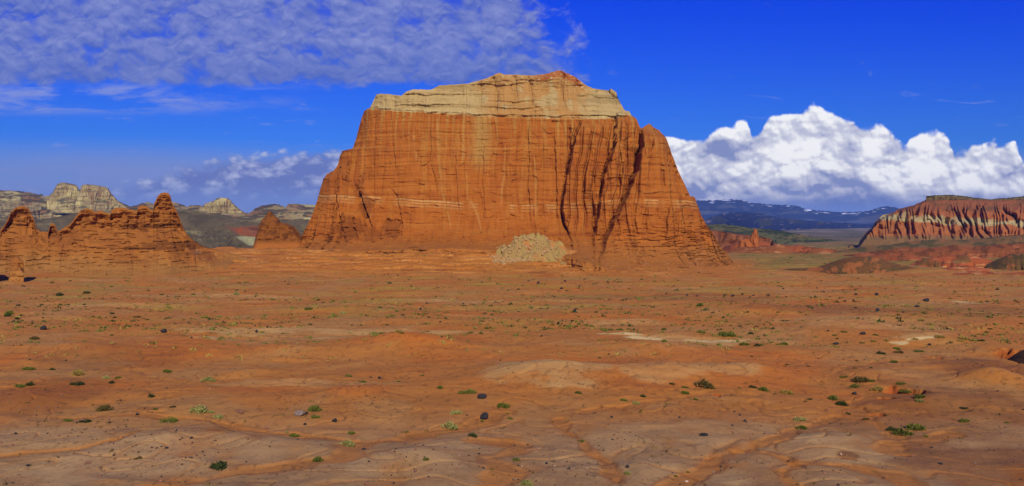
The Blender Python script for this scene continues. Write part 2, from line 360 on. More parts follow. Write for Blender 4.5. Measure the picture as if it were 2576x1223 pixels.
# ------------------------------------------------------------------ ground sheet
def blob(x, y, lst, nz, p=1.3):
    m = np.zeros(x.shape, np.float32)
    for b in lst:
        mu, mv, hw, hd = b[:4]; s = b[4] if len(b) > 4 else 1
        cx, cy = flat(mu, mv); wx = hw / F * cy; y0 = CH * F / (mv + hd - V0); y1 = CH * F / max(mv - hd - V0, 8); cy = (y0 + y1) / 2; wy = (y1 - y0) / 2
        q = np.sqrt(((x - cx) / wx) ** 2 + ((y - cy) / wy) ** 2) + nz * .55
        m = np.maximum(m, s * (1 - sm(q, .75, 1.12)))
    return m
def gcol(x, y, z):
    ys = np.maximum(y, 40.0); u = U0 + F * x / ys; v_ = V0 + CH * F / ys
    n1 = fbm(x / 28, y / 28, 5, 71); n2 = fbm(x / 6, y / 9, 4, 72); n3 = fbm(x / 90, y / 60, 3, 73); st = fbm(x / 30, y / 2.6, 4, 74)
    c = np.broadcast_to(lin(162, 101, 58) * KG, x.shape + (3,)).copy()
    c = lerp3(c, lin(168, 92, 42) * KG, sm(n1, .0, .4) * .7)
    c = lerp3(c, lin(156, 112, 82) * KG, sm(n1 * -1 + n2 * .25, .05, .3) * .55)
    near = sm(v_ + n1 * 60, 1010, 1120)
    c = lerp3(c, lin(146, 110, 95) * KG, near * sm(n1 * -.7 + n2 * .5, -.4, .0) * .9)
    c = c * (1 - .08 * sm(v_, 950, 1200))[..., None]
    nz = fbm(x / 8, y / 8, 4, 75)
    PALE = [(1380,945,170,34),(1640,950,90,22,.6),(1760,935,140,22,.7),(640,834,190,10,1.0),(760,851,360,5,1.0),(1000,838,240,7,.8),(560,745,260,3,.7),(1100,752,200,3,.7),(300,770,200,3,.6),(1560,812,160,5,.5),(1780,852,190,9,.95),(1640,846,70,5,.9),
            (2330,852,90,3,.8),(2080,812,140,12,.5),(2250,830,170,9,.5),(260,1175,260,40,.9),(560,1125,320,26,.7),(100,1100,170,26,.6),(1010,1180,160,30,.9),
            (1130,1120,110,16,.8),(2070,1108,95,17,1),(1870,1075,190,18,.5),(1650,1100,170,34,.45),(2180,1150,120,22,.7),(1820,1195,60,22,.7),(2120,1212,90,16,.7),
            (2380,1120,120,14,.7),(1600,1180,120,30,.5),(560,960,60,6,.5),(700,955,150,9,.55),(230,910,110,12,.3),(2370,975,90,14,.4),(880,965,130,6,.5),(1440,1170,70,26,.6)]
    pc = lerp3(np.broadcast_to(lin(174, 130, 98) * KG, x.shape + (3,)), lin(156, 121, 106) * KG, sm(v_, 1000, 1120))
    pm = np.clip(blob(x, y, PALE, nz * 1.4) * (.82 + n2 * .5), 0, 1)[..., None]; c = c + (pc - c) * pm
    WHITE = [(1560,841,60,2.2,.9),(1620,847,50,2.5),(1680,856,55,2.,.9),(1800,850,90,3,.6),(2260,859,26,2.2,.8),(2320,856,40,1.6,.9),(560,849,50,2.6,.6),(2440,760,45,5,.6)]
    c = lerp3(c, lin(205, 180, 160) * KG, blob(x, y, WHITE, nz) * .8)
    ORG = [(1010,866,180,14),(900,985,90,16,.9),(1850,893,260,16,.7),(1500,905,420,12,.6),(480,880,260,14,.6),(1150,905,140,14,.7),(640,975,160,12,.5),(1560,863,60,7,.7)]
    c = lerp3(c, lin(176, 94, 40) * KG, blob(x, y, ORG, nz) * .5)
    DARK = [(2450,1165,210,60,.8),(2400,1010,220,50,.7),(2520,930,120,45,.8),(280,900,190,26,.5),(60,1000,140,60,.5),(2300,1080,200,60,.4),(2100,780,260,12,.7),
            (2300,790,240,14,.5),(1750,750,220,11,.6),(1480,745,150,7,.5),(2135,1148,28,9,.9),(2450,780,200,16,.6),(1950,1200,80,22,.3),(1580,860,55,5,.7)]
    c = lerp3(c, lin(112, 64, 42) * KG, blob(x, y, DARK, nz) * .75)
    # right valley floor: sage and tan
    vr = sm(u, 1780, 1900) * sm(y, 400, 470) * (1 - sm(y, 1500, 2500))
    c = lerp3(c, lin(122, 106, 56) * KG * .8, vr * sm(n2 + st * .5, -.6, .0) * .9)
    c = lerp3(c, lin(150, 92, 58) * KG, vr * sm(n1, .1, .4) * .6)
    # midplain greenish tint + streaks
    mid = sm(y, 150, 260)
    c = lerp3(c, lin(186, 130, 92) * KG, mid * sm(st, .12, .4) * .5)
    c = lerp3(c, lin(150, 122, 62) * KG, mid * sm(fbm(x / 40, y / 12, 4, 76), .0, .3) * .5)
    # apron: deeper orange with pale pink gypsum flakes
    ap = sm(y, 350, 400) * (1 - sm(u, 1850, 1950)) * (1 - sm(y, 520, 580))
    c = lerp3(c, lin(163, 96, 47) * KG, ap * .8)
    gy = fbm(x / 3.2 + 2 * pn(x / 12, y / 12, 1), y / 1.6, 4, 77)
    gate = sm(fbm(x / 30, y / 30, 3, 78), -.25, .15)
    c = lerp3(c, lin(214, 158, 124) * KG, ap * sm(y, 385, 410) * sm(gy, .26, .42) * gate * .62)
    led = fbm(x / 16, z * 1.6, 4, 79)
    c = lerp3(c, lin(112, 54, 26) * KG, ap * sm(led, .22, .36) * .7)
    c = lerp3(c, lin(196, 130, 84) * KG, ap * sm(fbm(x / 22, z * 1.3 + 9, 4, 85), .16, .34) * .5)
    # far floor
    c = lerp3(c, lin(112, 100, 78) * .9, sm(y, 1100, 2200)); c = lerp3(c, lin(186, 166, 146) * .8, sm(y, 1800, 2600) * sm(fbm(x / 300, y / 500, 4, 80), .0, .25) * .55); c = lerp3(c, lin(62, 66, 44), sm(y, 1100, 1500) * sm(fbm(x / 120, y / 200, 4, 86), -.1, .2) * .7)
    # washes
    for poly, hw in WASH:
        dist = seg_dist(x, y, poly, hw * 5) + (pn(x / 2.5, y / 2.5, 31) * .5 + pn(x / 7, y / 7, 33) * .9) * hw
        c = lerp3(c, lin(150, 92, 54) * KG, (1 - sm(dist, hw * .5, hw * 1.5)) * .75)
        c = lerp3(c, lin(120, 66, 40) * KG, np.exp(-((dist - hw * 1.15) / (hw * .22)) ** 2) * .45 * sm(pn(x / 5, y / 5, 32), -.2, .3))
    for (pu, pv, ru, rv, dep) in PITS:
        cx, cy = flat(pu, pv); wx = ru / F * cy; wy = rv * CH * F / (pv - V0) ** 2
        q = np.sqrt(((x - cx) / wx) ** 2 + ((y - cy) / wy) ** 2) + pn(x / 1.3, y / 1.3, 41) * .35
        c = lerp3(c, lin(130, 58, 30) * KG, (1 - sm(q, 1.0, 1.25)) * .8)
    rl = np.clip(1 - np.abs(pn(x / 17 + .7 * pn(x / 9, y / 9, 56), y / 12 + .5 * pn(x / 7, y / 7, 57), 55)) * 14, 0, 1) * (1 - sm(y, 250, 400))
    c = lerp3(c, lin(134, 78, 44) * KG, rl * .45 * sm(n2, -.4, .2))
    rl2 = np.clip(1 - np.abs(pn(x / 6 + .7 * pn(x / 5, y / 5, 58), y / 5, 59)) * 9, 0, 1) * (1 - sm(y, 150, 220)) * sm(n1, -.1, .2)
    c = lerp3(c, lin(138, 84, 50) * KG, rl2 * .3)
    # speckle of litter
    sp = pn(x * 1.9, y * 1.1, 91); sp2 = pn(x * .9, y * .5, 92)
    rough = sm(fbm(x / 18, y / 14, 3, 93), -.1, .3)
    c = c * (1 - .38 * sm(sp, .38, .6) * rough - .25 * sm(sp2, .4, .6) * (1 - near * .5))[..., None]
    return c * (1 + .10 * n2 + .06 * n3)[..., None]
vrow = np.concatenate([np.arange(1290, 592, -1.15)])
yr = np.concatenate([[-260, -160, -90, -50, -25, -12, -5, 0, 5, 10, 16, 23, 31, 40, 50, 58], CH * F / (vrow - V0)])
yr = np.concatenate([yr[yr < 350], np.arange(350, 545, 1.15), yr[yr > 546], np.geomspace(yr[-1] * 1.02, 13500, 80)])
uc = np.concatenate([np.linspace(-1400, -90, 90)[:-1], np.arange(-90, 2670, 2.2), np.linspace(2670, 4000, 91)[1:]])
off = 26 * (1 - sm(yr, 60, 76)) ; 
GX = ((uc[None, :] - U0) / F) * (np.maximum(yr, 60)[:, None] + 120 * (1 - sm(yr, 0, 70))[:, None]); GY = np.repeat(yr[:, None], len(uc), 1)
GX = GX.astype(np.float32); GY = GY.astype(np.float32)
GZ = gh(GX, GY); GC = gcol(GX, GY, GZ)
g = mesh_np('ground', np.stack([GX, GY, GZ], -1), grid_faces(len(yr), len(uc)), M_ground, GC)
tag(g, kind='structure')

# ------------------------------------------------------------------ generic landform shell
def gsm(a_, s_):
    k = int(s_ * 3) + 1; g_ = np.exp(-.5 * (np.arange(-k, k + 1) / max(s_, .1)) ** 2); g_ /= g_.sum()
    return np.convolve(np.pad(a_, k, mode='edge'), g_, 'valid')
def shell(prof, yc, prof_w, zfoot, rows, du, disp, colf, thick=1.0, sg=14.0, th=None, backrows=14):
    """prof: crest (u,v) survey; yc: distance of the crest; prof_w(drop,x,z)-> how far the face stands in front of the crest."""
    p = np.array(prof, float); us = np.arange(p[0, 0], p[-1, 0] + .01, du)
    vs = np.interp(us, p[:, 0], p[:, 1]) + fbm(us / 9, us * 0, 3, 4) * min(3.2, du * 1.6)
    Yc = yc(us) if callable(yc) else np.full(us.shape, float(yc))
    x = (us - U0) / F * Yc; zc = CH - (vs - V0) / F * Yc; zc = np.maximum(zc, zfoot + .3)
    t = np.linspace(0, 1, rows)[:, None]
    Xg = np.repeat(x[None, :], rows, 0); Zg = zfoot + (zc[None, :] - zfoot) * t
    zs = gsm(zc, sg / du); zs = np.minimum(zs, zc + 40 * Yc / 430)
    th = Yc.mean() * .006 if th is None else th
    w = prof_w(np.maximum(zs[None, :] - Zg, 0), Xg, Zg) + th * np.sqrt(1 - np.exp(-(zc[None, :] - Zg) / (th * .6)))
    Yg = Yc[None, :] - w
    ue = U0 + F * Xg / Yg; ve = V0 - F * (Zg - CH) / Yg
    d = disp(Xg, Zg, ue, ve, zc[None, :] - Zg)
    Yg2 = Yg - d
    C = colf(Xg, Zg, ue, ve, zc[None, :] - Zg, d)
    V1 = np.stack([Xg * Yg2 / Yc[None, :], Yg2, Zg], -1)
    tb = np.linspace(1, 0, backrows)[:, None]
    Xb = np.repeat(x[None, :], backrows, 0); Zb = zfoot + (zc[None, :] - zfoot) * tb
    wb = prof_w(np.maximum(zs[None, :] - Zb, 0), Xb, Zb) * thick + fbm(Xb / 20, Zb / 20, 3, 9) * np.minimum(3, (zc[None, :] - Zb) * .3)
    Yb = Yc[None, :] + wb + 0.2
    Cb = np.repeat(C[-1:], backrows, 0) if rows < 60 else C[np.round(tb[:, 0] * (rows - 1)).astype(int)]
    V2 = np.stack([Xb * Yb / Yc[None, :], Yb, Zb], -1)
    V = np.concatenate([V1, V2], 0); Cc = np.concatenate([C, Cb], 0)
    return V, Cc, us, ve

# ------------------------------------------------------------------ the great butte
CREST = [(738,645),(750,622),(760,600),(770,575),(785,545),(800,505),(806,480),(815,450),(822,438),(840,430),(850,415),(856,398),(860,385),(866,380),(888,376),(895,352),(903,320),(912,290),(918,278),(930,272),(938,258),(946,240),(952,236),(975,237),(1010,241),(1022,231),(1040,225),(1085,226),(1105,215),(1140,213),(1175,211),(1200,204),(1225,197),(1245,187),(1255,183),(1270,188),(1300,188),(1340,190),(1365,188),(1385,183),(1400,178),(1412,177),(1425,184),(1445,192),(1462,205),(1475,215),(1490,222),(1515,226),(1535,228),(1548,236),(1555,250),(1565,268),(1572,279),(1582,280),(1587,292),(1600,300),(1605,315),(1612,324),(1622,318),(1633,311),(1640,318),(1655,330),(1660,345),(1675,380),(1685,410),(1690,425),(1705,455),(1718,480),(1727,499),(1732,495),(1740,500),(1742,515),(1748,530),(1765,560),(1785,590),(1805,620),(1830,650),(1850,672),(1885,698)]
HL = [(236,946),(278,918),(376,888),(382,862),(432,836),(450,815),(505,800),(575,770),(600,760),(645,738),(720,700)]
HR = [(228,1535),(280,1583),(311,1633),(345,1660),(425,1690),(499,1735),(515,1742),(560,1765),(620,1805),(672,1850),(698,1885),(720,1915)]
YC = 520.0
def butte_w(x, z):
    za = ip(U0 + F * np.asarray(x) / 480.0, APR)
    w = 22 + 0.17 * np.clip(122 - z, 0, 200) + 24 * np.exp(-np.clip(z + 2, 0, 200) / 11.0) + 20 * np.exp(-np.clip(z - za, -3, 200) / 5.0)
    vv = V0 - F * (z - CH) / YC
    xl = (np.interp(vv, *zip(*HL)) - U0) / F * YC; xr = (np.interp(vv, *zip(*HR)) - U0) / F * YC
    s = np.clip((x - (xl + xr) / 2) / ((xr - xl) / 2 + .01), -1, 1)
    return w * np.sqrt(np.clip(1 - np.abs(s) ** 4, 0, 1))
STEPS = [ # line of (v,u), protrusion m to its right, reach px
 ([(300,1466),(330,1452),(370,1441),(430,1426),(480,1419),(530,1413),(560,1419),(585,1427),(600,1434)], 9, 90, 2.0),
 ([(284,1549),(330,1547),(370,1545),(400,1532),(430,1521),(480,1513),(520,1508),(560,1500),(612,1488)], 10, 75, 1.6),
 ([(322,1612),(370,1609),(400,1603),(430,1598),(460,1586),(490,1574),(520,1560),(560,1538),(610,1516),(654,1500)], 14, 420, 2.0),
 ([(490,1503),(520,1497),(560,1494),(600,1497)], 4, 22, 1.5),
 ([(312,1445),(340,1440),(380,1430)], 3, 20, 1.5),
 ([(395,1480),(440,1470),(500,1465)], 3, 30, 2),
 ([(340,1640),(370,1632),(410,1620)], 3.5, 60, 3),
 ([(505,1676),(550,1668),(600,1664)], 3.0, 40, 3),
 ([(530,1702),(570,1694),(610,1690)], 2.5, 40, 3),
 ([(400,1566),(450,1560),(500,1552),(540,1540)], 3.5, 30, 2),
 ([(300,1330),(380,1332),(480,1330),(560,1334)], 1.6, 70, 1.5),
 ([(320,1395),(420,1398),(520,1402),(560,1400)], 1.8, 40, 1.5),
 ([(360,1218),(460,1215),(560,1220)], 1.2, 60, 1.5),
 ([(360,1150),(440,1148),(540,1156)], 1.2, 40, 1.5),
 ([(300,1085),(400,1084),(480,1100)], 1.0, 60, 1.5),
 ([(485,846),(520,852),(560,860),(612,870)], 4.0, 30, 1.5),
 ([(448,902),(480,906),(500,912),(540,928),(570,936)], 4.5, 26, 1.5),
 ([(545,888),(570,893),(606,902)], 3.5, 26, 1.5),
 ([(560,934),(608,937)], 2.6, 24, 1.5),
 ([(470,980),(490,1000),(540,1010),(600,1012)], 1.5, 60, 2),
 ([(330,990),(380,992),(440,1000)], 1.0, 50, 2),
]
WEATH = [(905,475,14,30,.9),(920,520,22,32,1),(880,575,42,34,1),(985,575,28,28,.9),(935,590,30,22,.7),(825,600,14,14,.8),(1010,500,22,20,.4),(930,440,20,20,.3)]
def wm(ue, ve):
    m = 0
    nz = fbm(ue / 14, ve / 14, 3, 44) * .5
    for (cu, cv, a_, b_, s) in WEATH:
        q = np.sqrt(((ue - cu) / a_) ** 2 + ((ve - cv) / b_) ** 2) + nz
        m = np.maximum(m, s * (1 - sm(q, .6, 1.1)))
    return m
def capline(ue): return 3.2 * fbm(np.asarray(ue) / 11, np.asarray(ue) * 0, 3, 49) + ip(ue, [(700,272),(915,274),(1000,281),(1080,285),(1230,294),(1350,298),(1500,301),(1560,296),(1590,291),(2000,291)])
def setback(ue): return 7.0 * sm(ue, 990, 1180) * (1 - sm(ue, 1545, 1560))
def butte_disp(x, z, ue, ve, drop):
    d = np.zeros(x.shape)
    wob = fbm(x / 8, z / 9, 3, 21) * 3.5 + np.round(pn(x / 60, z / 5.5, 24) * 3) * 1.6
    for line, P, reach, wd in STEPS:
        L = np.array(line, float); uu = np.interp(ve, L[:, 0], L[:, 1]) + wob * .6
        big_ = P > 8; en = sm(ve, L[0, 0] - 8, L[0, 0] + 35) * (1 if big_ else (1 - sm(ve, L[-1, 0] - 30, L[-1, 0] + 10)))
        k = ue - uu
        if big_: d += P * .97 * sm(ve, L[-1, 0] - 55, L[-1, 0] + 6) * sm(k, -95, -25) * (1 - sm(k, -wd, wd))
        d += P * en * (sm(k, -wd, wd) * (1 - sm(k, reach * .15, reach)) - .5 * np.exp(-(k / 4.0) ** 2) * (k < 0))
    dS = d; d = np.zeros(x.shape)
    cap = 1 - sm(ve, capline(ue) - 2, capline(ue) + 2)
    body = 1 - cap
    dS = dS - cap * sm(z, 92, 110) * setback(ue)
    ribz = sm(ue, 1395, 1440) * (1 - sm(ue, 1600, 1640)) * sm(ve, 300, 330) * (1 - sm(ve, 560, 610))
    gx = x / 6.2 + .9 * fbm(x / 25, z / 30, 2, 47) - (z - 60) * .012
    rib = np.abs((gx % 1) - .35); d += ribz * (sm(rib, .0, .22) * 3.4 - 2.0 + pn(np.floor(gx) * 1.7, z / 40, 48) * 2.6)
    calm = 1 - .55 * sm(1290 - np.abs(ue - 1130), 1040, 1290) * body
    d += fbm(x / 45, z / 70, 3, 22) * 3.0
    # vertical flutes and cracks
    fl = ridge(x / 7.5 + fbm(x / 30, z / 40, 2, 2), z / 75, 3, 23)
    d += (fl - .6) * 1.3 * body * (0.5 + sm(ue, 1390, 1450) * .9)
    ck = np.clip(1 - np.abs(pn(x / 11, z / 95, 25)) * 9, 0, 1) * sm(fbm(x / 25, z / 28, 2, 26), -.15, .15)
    d -= ck * 1.6 * body * (.55 + .45 * sm(ue, 1380, 1430))
    ck2 = np.clip(1 - np.abs(pn(x / 4.5, z / 50, 27)) * 6, 0, 1) * sm(fbm(x / 18, z / 14, 2, 28), 0.0, .25)
    d -= ck2 * .7
    # beds
    d += fbm(z / 1.7 + pn(x / 40, z / 40, 3) * .6, x / 60, 4, 29, .65) * .8
    bx = np.floor(x / 3.1 + .6 * pn(x / 9, z / 14, 17)); bz = np.floor(z / 4.3 + .8 * pn(x / 12, z / 9, 18))
    blk = pn(bx * .61, bz * .43, 19); d += np.where(np.abs(blk) > .28, blk, 0) * 1.3 * body
    d += (fbm(x / 2.6, z / 1.6, 4, 30) * .34)
    nb = fbm(x / 7, z / 1.6, 3, 36); d -= sm(nb, .22, .28) * .9 * sm(-z, -60, 0) * 1.0
    # cap: layered ledges and rounded columns, stepped back
    led = np.round(z / 2.3 + fbm(x / 14, z / 14, 2, 31) * .8) * 2.3
    capn = sm(z, 92, 110)
    d += cap * ((pn(led / 2.6, x / 60, 32)) * 1.8 - 1.2)
    colm = np.abs(np.sin(x / 3.4 + 1.6 * fbm(x / 18, z / 40, 2, 33)))
    reg = sm(ue, 1080, 1240)
    d += cap * (.35 + .65 * reg) * (np.sqrt(colm) * 4.6 - 2.6 + np.clip(pn(np.floor(x / 10.7), z / 14, 69), -.4, .4) * 3) * sm(298 - ve, 5, 40) * (1 - .4 * sm(108 - z, -10, 0))
    d += cap * fbm(x / 3.2, z / 2.2, 4, 34) * .9
    d += cap * 1.4 * np.exp(-((ve - capline(ue) + 6) / 5.0) ** 2)
    # blocky weathered patches
    m = wm(ue, ve)
    jx = np.floor(x / 2.4 + .4 * pn(x / 5, z / 9, 35)); jz = np.floor(z / 2.0 + .5 * pn(x / 6, z / 6, 37))
    d += m * (pn(jx * .73, jz * .37, 38) * 2.4 - .8)
    # flared skirt: bench steps and gullies
    sk = 1 - sm(z, 8, 26)
    d += sk * (np.round(z / 2.0 + fbm(x / 20, z / 20, 2, 39) * .5) * 2.0 - z) * -.35
    d += sk * fbm(x / 14, z / 25, 3, 40) * 2.4
    lg = fbm(x / 11, z / 1.3, 4, 46); d += (1 - sm(z, 14, 30)) * (sm(lg, .1, .2) * 1.3 - .4 - sm(lg, .34, .4) * 1.0)
    top = sm(drop, 0, 2.5)
    return dS + d * (.1 + .9 * top)
def butte_col(x, z, ue, ve, drop, d):
    n1 = fbm(x / 16, z / 10, 4, 61); n2 = fbm(x / 4, z / 30, 4, 62); bed = fbm(z / 2.2 + n1 * .4, x / 120, 4, 63)
    c = np.broadcast_to(lin(186, 96, 40) * KR, x.shape + (3,)).copy()
    c = lerp3(c, lin(172, 82, 34) * KR, sm(n1 + n2 * .4, -.1, .4) * .7)
    c = lerp3(c, lin(200, 116, 58) * KR, sm(bed, .1, .4) * .45)
    c = lerp3(c, lin(206, 128, 70) * KR, np.exp(-((ve - 372 - n1 * 8) / 3) ** 2) * .4 + np.exp(-((ve - 352) / 2) ** 2) * .3)
    c = lerp3(c, lin(150, 66, 30) * KR, sm(-bed, .15, .45) * .5)
    # vertical wash streaks under the cap
    stv = fbm(x / 2.2 + .6 * pn(x / 20, z / 20, 5), z / 70, 4, 64)
    c = lerp3(c, lin(190, 132, 76) * KR, sm(stv, .0, .3) * np.exp(-np.clip(ve - capline(ue), 0, 999) / 60) * .9)
    c = lerp3(c, lin(198, 120, 62) * KR, sm(stv, .2, .4) * .3)
    big = np.exp(-((ue - 1208 - n1 * 12) / 22) ** 2) * (1 - sm(ve, 380, 450)); c = lerp3(c, lin(192, 134, 84) * KR, big * .8)
    for pts, w in [([(290,1098),(400,1105),(480,1113),(520,1124),(580,1136)], 3), ([(430,1170),(500,1180),(540,1198),(585,1212)], 3), ([(300,1165),(420,1162)], 3),([(330,1040),(430,1052)],4),([(400,1345),(560,1350)],3),([(360,1270),(540,1262)],2.5)]:
        L = np.array(pts, float); uu = np.interp(ve, L[:, 0], L[:, 1]); en = sm(ve, L[0, 0] - 5, L[0, 0] + 20) * (1 - sm(ve, L[-1, 0] - 15, L[-1, 0] + 5))
        c = lerp3(c, lin(204, 138, 86) * KR, np.exp(-((ue - uu - n2 * 9) / (w * .8)) ** 2) * en * .55 * sm(n1 + n2, -.5, .1))
    # pale gypsum seams
    zs = ip(ue, [(800,492),(950,498),(1100,508),(1300,518),(1480,514),(1560,503),(1740,510)])
    for o, s in ((0, .8), (7, .5), (14, .35)):
        c = lerp3(c, lin(226, 168, 128) * KR, np.exp(-((ve - zs - o - pn(x / 12, x * 0, 6) * 2) / 1.5) ** 2) * s * sm(fbm(x / 9, z * 0, 3, 65), -.3, .1))
    c = lerp3(c, lin(186, 106, 56) * KR, sm(ve + n1 * 14, 590, 640) * .8)
    gy = fbm(x / 2.2, z / .8, 4, 66)
    c = lerp3(c, lin(206, 146, 108) * KR, sm(ve, 612, 640) * sm(gy, .26, .4) * .6 * sm(n1, -.3, .1))
    lg = fbm(x / 11, z / 1.3, 4, 46); c = lerp3(c, lin(140, 70, 36) * KR, sm(lg, .34, .42) * sm(ve, 590, 620) * .8)
    # varnished patches
    c = lerp3(c, lin(132, 62, 30) * KR, wm(ue, ve) * .65)
    # pale cap
    cap = 1 - sm(ve, capline(ue) - 1.5, capline(ue) + 1.5)
    cc = np.broadcast_to(lin(202, 155, 122) * KR, x.shape + (3,)).copy()
    cc = lerp3(cc, lin(172, 130, 98) * KR, sm(bed + n1 * .5, -.1, .35) * .7)
    cc = lerp3(cc, lin(216, 172, 138) * KR, np.exp(-((ve - capline(ue) + 5) / 6) ** 2) * .7)
    pk = sm(ue, 1170, 1260) * (1 - sm(ue, 1440, 1500))
    cc = lerp3(cc, lin(196, 128, 82) * KR, pk * sm(n1 + n2 * .6 + .3, -.1, .3) * .85)
    tt = sm(CREST_V(ue) + 22 + n1 * 14 - ve, -8, 8) * sm(ue, 1170, 1230) * (1 - sm(ue, 1470, 1500))
    cc = lerp3(cc, lin(198, 134, 90) * KR, tt * .8)
    pk2 = sm(CREST_V(ue) + 12 - ve, -3, 3) * sm(ue, 1330, 1370) * (1 - sm(ue, 1455, 1475))
    cc = lerp3(cc, lin(182, 98, 58) * KR, pk2)
    cc = lerp3(cc, lin(232, 206, 186) * KR, tt * sm(fbm(x / 2.5, z / .9, 3, 67), .25, .4) * .7)
    cap = np.clip(cap - sm(fbm(x / 2.5, z / 12, 3, 68), .1, .3) * sm(ve, capline(ue) - 16, capline(ue)) * .6, 0, 1)
    c = lerp3(c, cc, cap)
    return c
def CREST_V(ue): return np.interp(ue, *zip(*CREST))
def build_butte():
    us = np.arange(738, 1885.1, 1.05)
    vs = CREST_V(us) + fbm(us / 7, us * 0, 3, 4) * 1.6
    yf = np.full(us.shape, YC)
    for _ in range(8):
        x = (us - U0) / F * yf; zc = CH - (vs - V0) / F * yf
        yf = .5 * yf + .5 * (YC - butte_w(x, zc) + sm(zc, 92, 110) * setback(us))
    zf = -9.0; rows = 560
    t = np.linspace(0, 1, rows)[:, None]
    Xg = np.repeat(x[None, :], rows, 0); Zg = zf + (zc[None, :] - zf) * t
    w = butte_w(Xg, Zg); Yg = YC - w
    ue = U0 + F * Xg / Yg; ve = V0 - F * (Zg - CH) / Yg
    drop = zc[None, :] - Zg
    d = butte_disp(Xg, Zg, ue, ve, drop)
    C = butte_col(Xg, Zg, ue, ve, drop, d)
    V1 = np.stack([Xg, Yg - d, Zg], -1)
    br = 40; ib = np.round(np.linspace(rows - 1, 0, br)).astype(int)
    V2 = np.stack([Xg[ib], YC + 1 + w[ib] * .9 + fbm(Xg[ib] / 14, Zg[ib] / 20, 4, 77) * 4 * sm(drop[ib], 0, 6), Zg[ib]], -1)
    V = np.concatenate([V1, V2], 0).reshape(-1, 3); Cc = np.concatenate([C, C[ib]], 0).reshape(-1, 3)
    nr = rows + br; Fc = grid_faces(nr, len(us))
    capm = np.concatenate([(ve < capline(ue)), (ve < capline(ue))[ib]], 0).reshape(-1)
    fm = capm[Fc].all(1)
    root = empty('butte', (80, YC, 0))
    tag(root, 'huge orange sandstone butte with a cream cap in the centre of the plain', 'butte')
    for nm, m_, mt in (('cliff_wall', ~fm, M_rock), ('caprock', fm, M_cap)):
        vv, ff, c_ = sub(V, Fc, Cc, m_)
        vv = vv - np.array([80, YC, 0]); mesh_np(nm, vv, ff, mt, c_, parent=root)
build_butte()

# ------------------------------------------------------------------ left ridge with hoodoos
LR = [(-420,640),(-300,560),(-200,585),(-100,560),(-40,590),(0,580),(14,562),(28,533),(40,522),(57,518),(70,522),(78,536),(86,552),(92,576),(104,582),(121,583),(126,566),(132,560),(139,566),(146,582),(160,574),(178,562),(188,548),(197,536),(206,528),(219,524),(230,526),(240,533),(254,529),(263,533),(272,537),(277,538),(281,528),(292,523),(305,522),(320,525),(333,528),(344,531),(348,521),(359,516),(370,519),(379,527),(385,528),(388,511),(397,493),(405,486),(413,484),(424,486),(429,493),(432,507),(438,519),(445,530),(451,545),(456,559),(462,574),(467,584),(483,602),(508,618),(540,628),(580,637),(640,652)]
def ridge_w(drop, x, z):
    return 2 * (1 - np.exp(-drop / 2.0)) + np.clip(drop - 3, 0, 99) * .5 + np.clip(22 - z, 0, 60) * 1.25 * sm(drop, 0, 8) + 10 * np.exp(-np.clip(z, -5, 90) / 3.0)
def ridge_disp(x, z, ue, ve, drop):
    led = np.round(z / 2.2 + fbm(x / 30, z / 30, 2, 2) * .6 - x * .012) * 2.2 - z
    d = -led * .95
    d += fbm(x / 12, z / 12, 4, 3) * 1.8 + fbm(x / 3, z / 2.4, 4, 5) * .6 - sm(fbm(x / 9, z / 1.1, 3, 11), .18, .26) * 1.1 * sm(drop, 8, 12)
    d -= np.clip(1 - np.abs(pn(x / 7, z / 30, 7)) * 7, 0, 1) * .9
    # rounded, knobby towers near the crest
    up = 1 - sm(drop, 6, 14)
    d += up * (np.abs(pn(x / 5.5, z / 4.5, 8)) * 4.0 - .8 + fbm(x / 3, z / 1.2, 3, 10) * .9 + (np.floor(pn(x / 8, z / 9, 16) * 3)) * .7)
    return d * sm(drop, -.2, 5.0) + fbm(x / 2.4, z / 1.5, 3, 15) * .35
def ridge_col(x, z, ue, ve, drop, d):
    n1 = fbm(x / 14, z / 10, 4, 12); bed = fbm(z / 2.4 - x * .006, x / 90, 4, 13)
    c = np.broadcast_to(lin(180, 100, 48) * KR, x.shape + (3,)).copy()
    c = lerp3(c, lin(158, 84, 42) * KR, sm(n1 + bed * .6, -.1, .35) * .7)
    c = lerp3(c, lin(188, 108, 58) * KR, sm(bed, .15, .35) * .5)
    c = lerp3(c, lin(106, 50, 26) * KR, sm(-bed + fbm(x / 6, z / 3, 3, 18) * .3, .16, .34) * .7)
    gy = fbm(x / 5, z / .9, 4, 14)
    c = lerp3(c, lin(206, 146, 112) * KR, sm(ue, 200, 420) * sm(ve, 595, 640) * sm(gy, .26, .4) * .5)
    c = lerp3(c, lin(186, 114, 66) * KR, 1 - sm(z + n1 * 7, 1, 11))
    return c * (1 + .12 * n1)[..., None]
V, C, us, ve = shell(LR, 432.0, ridge_w, -6, 330, 1.0, ridge_disp, ridge_col)
o = mesh_np('sandstone_ridge', V, grid_faces(V.shape[0], V.shape[1]), M_rock, C)
tag(o, 'long red sandstone ridge with rounded knobs and a tall hoodoo at its right end', 'rock ridge')

def outcrop(name, prof, yc, wfun, zf, rows, du, disp, colf, m, label=None, cat=None, kind=None, group=None, thick=1.0, **kw):
    V, C, us, ve = shell(prof, yc, wfun, zf, rows, du, disp, colf, thick, **kw)
    ob = mesh_np(name, V, grid_faces(V.shape[0], V.shape[1]), m, C)
    return tag(ob, label, cat, group, kind)
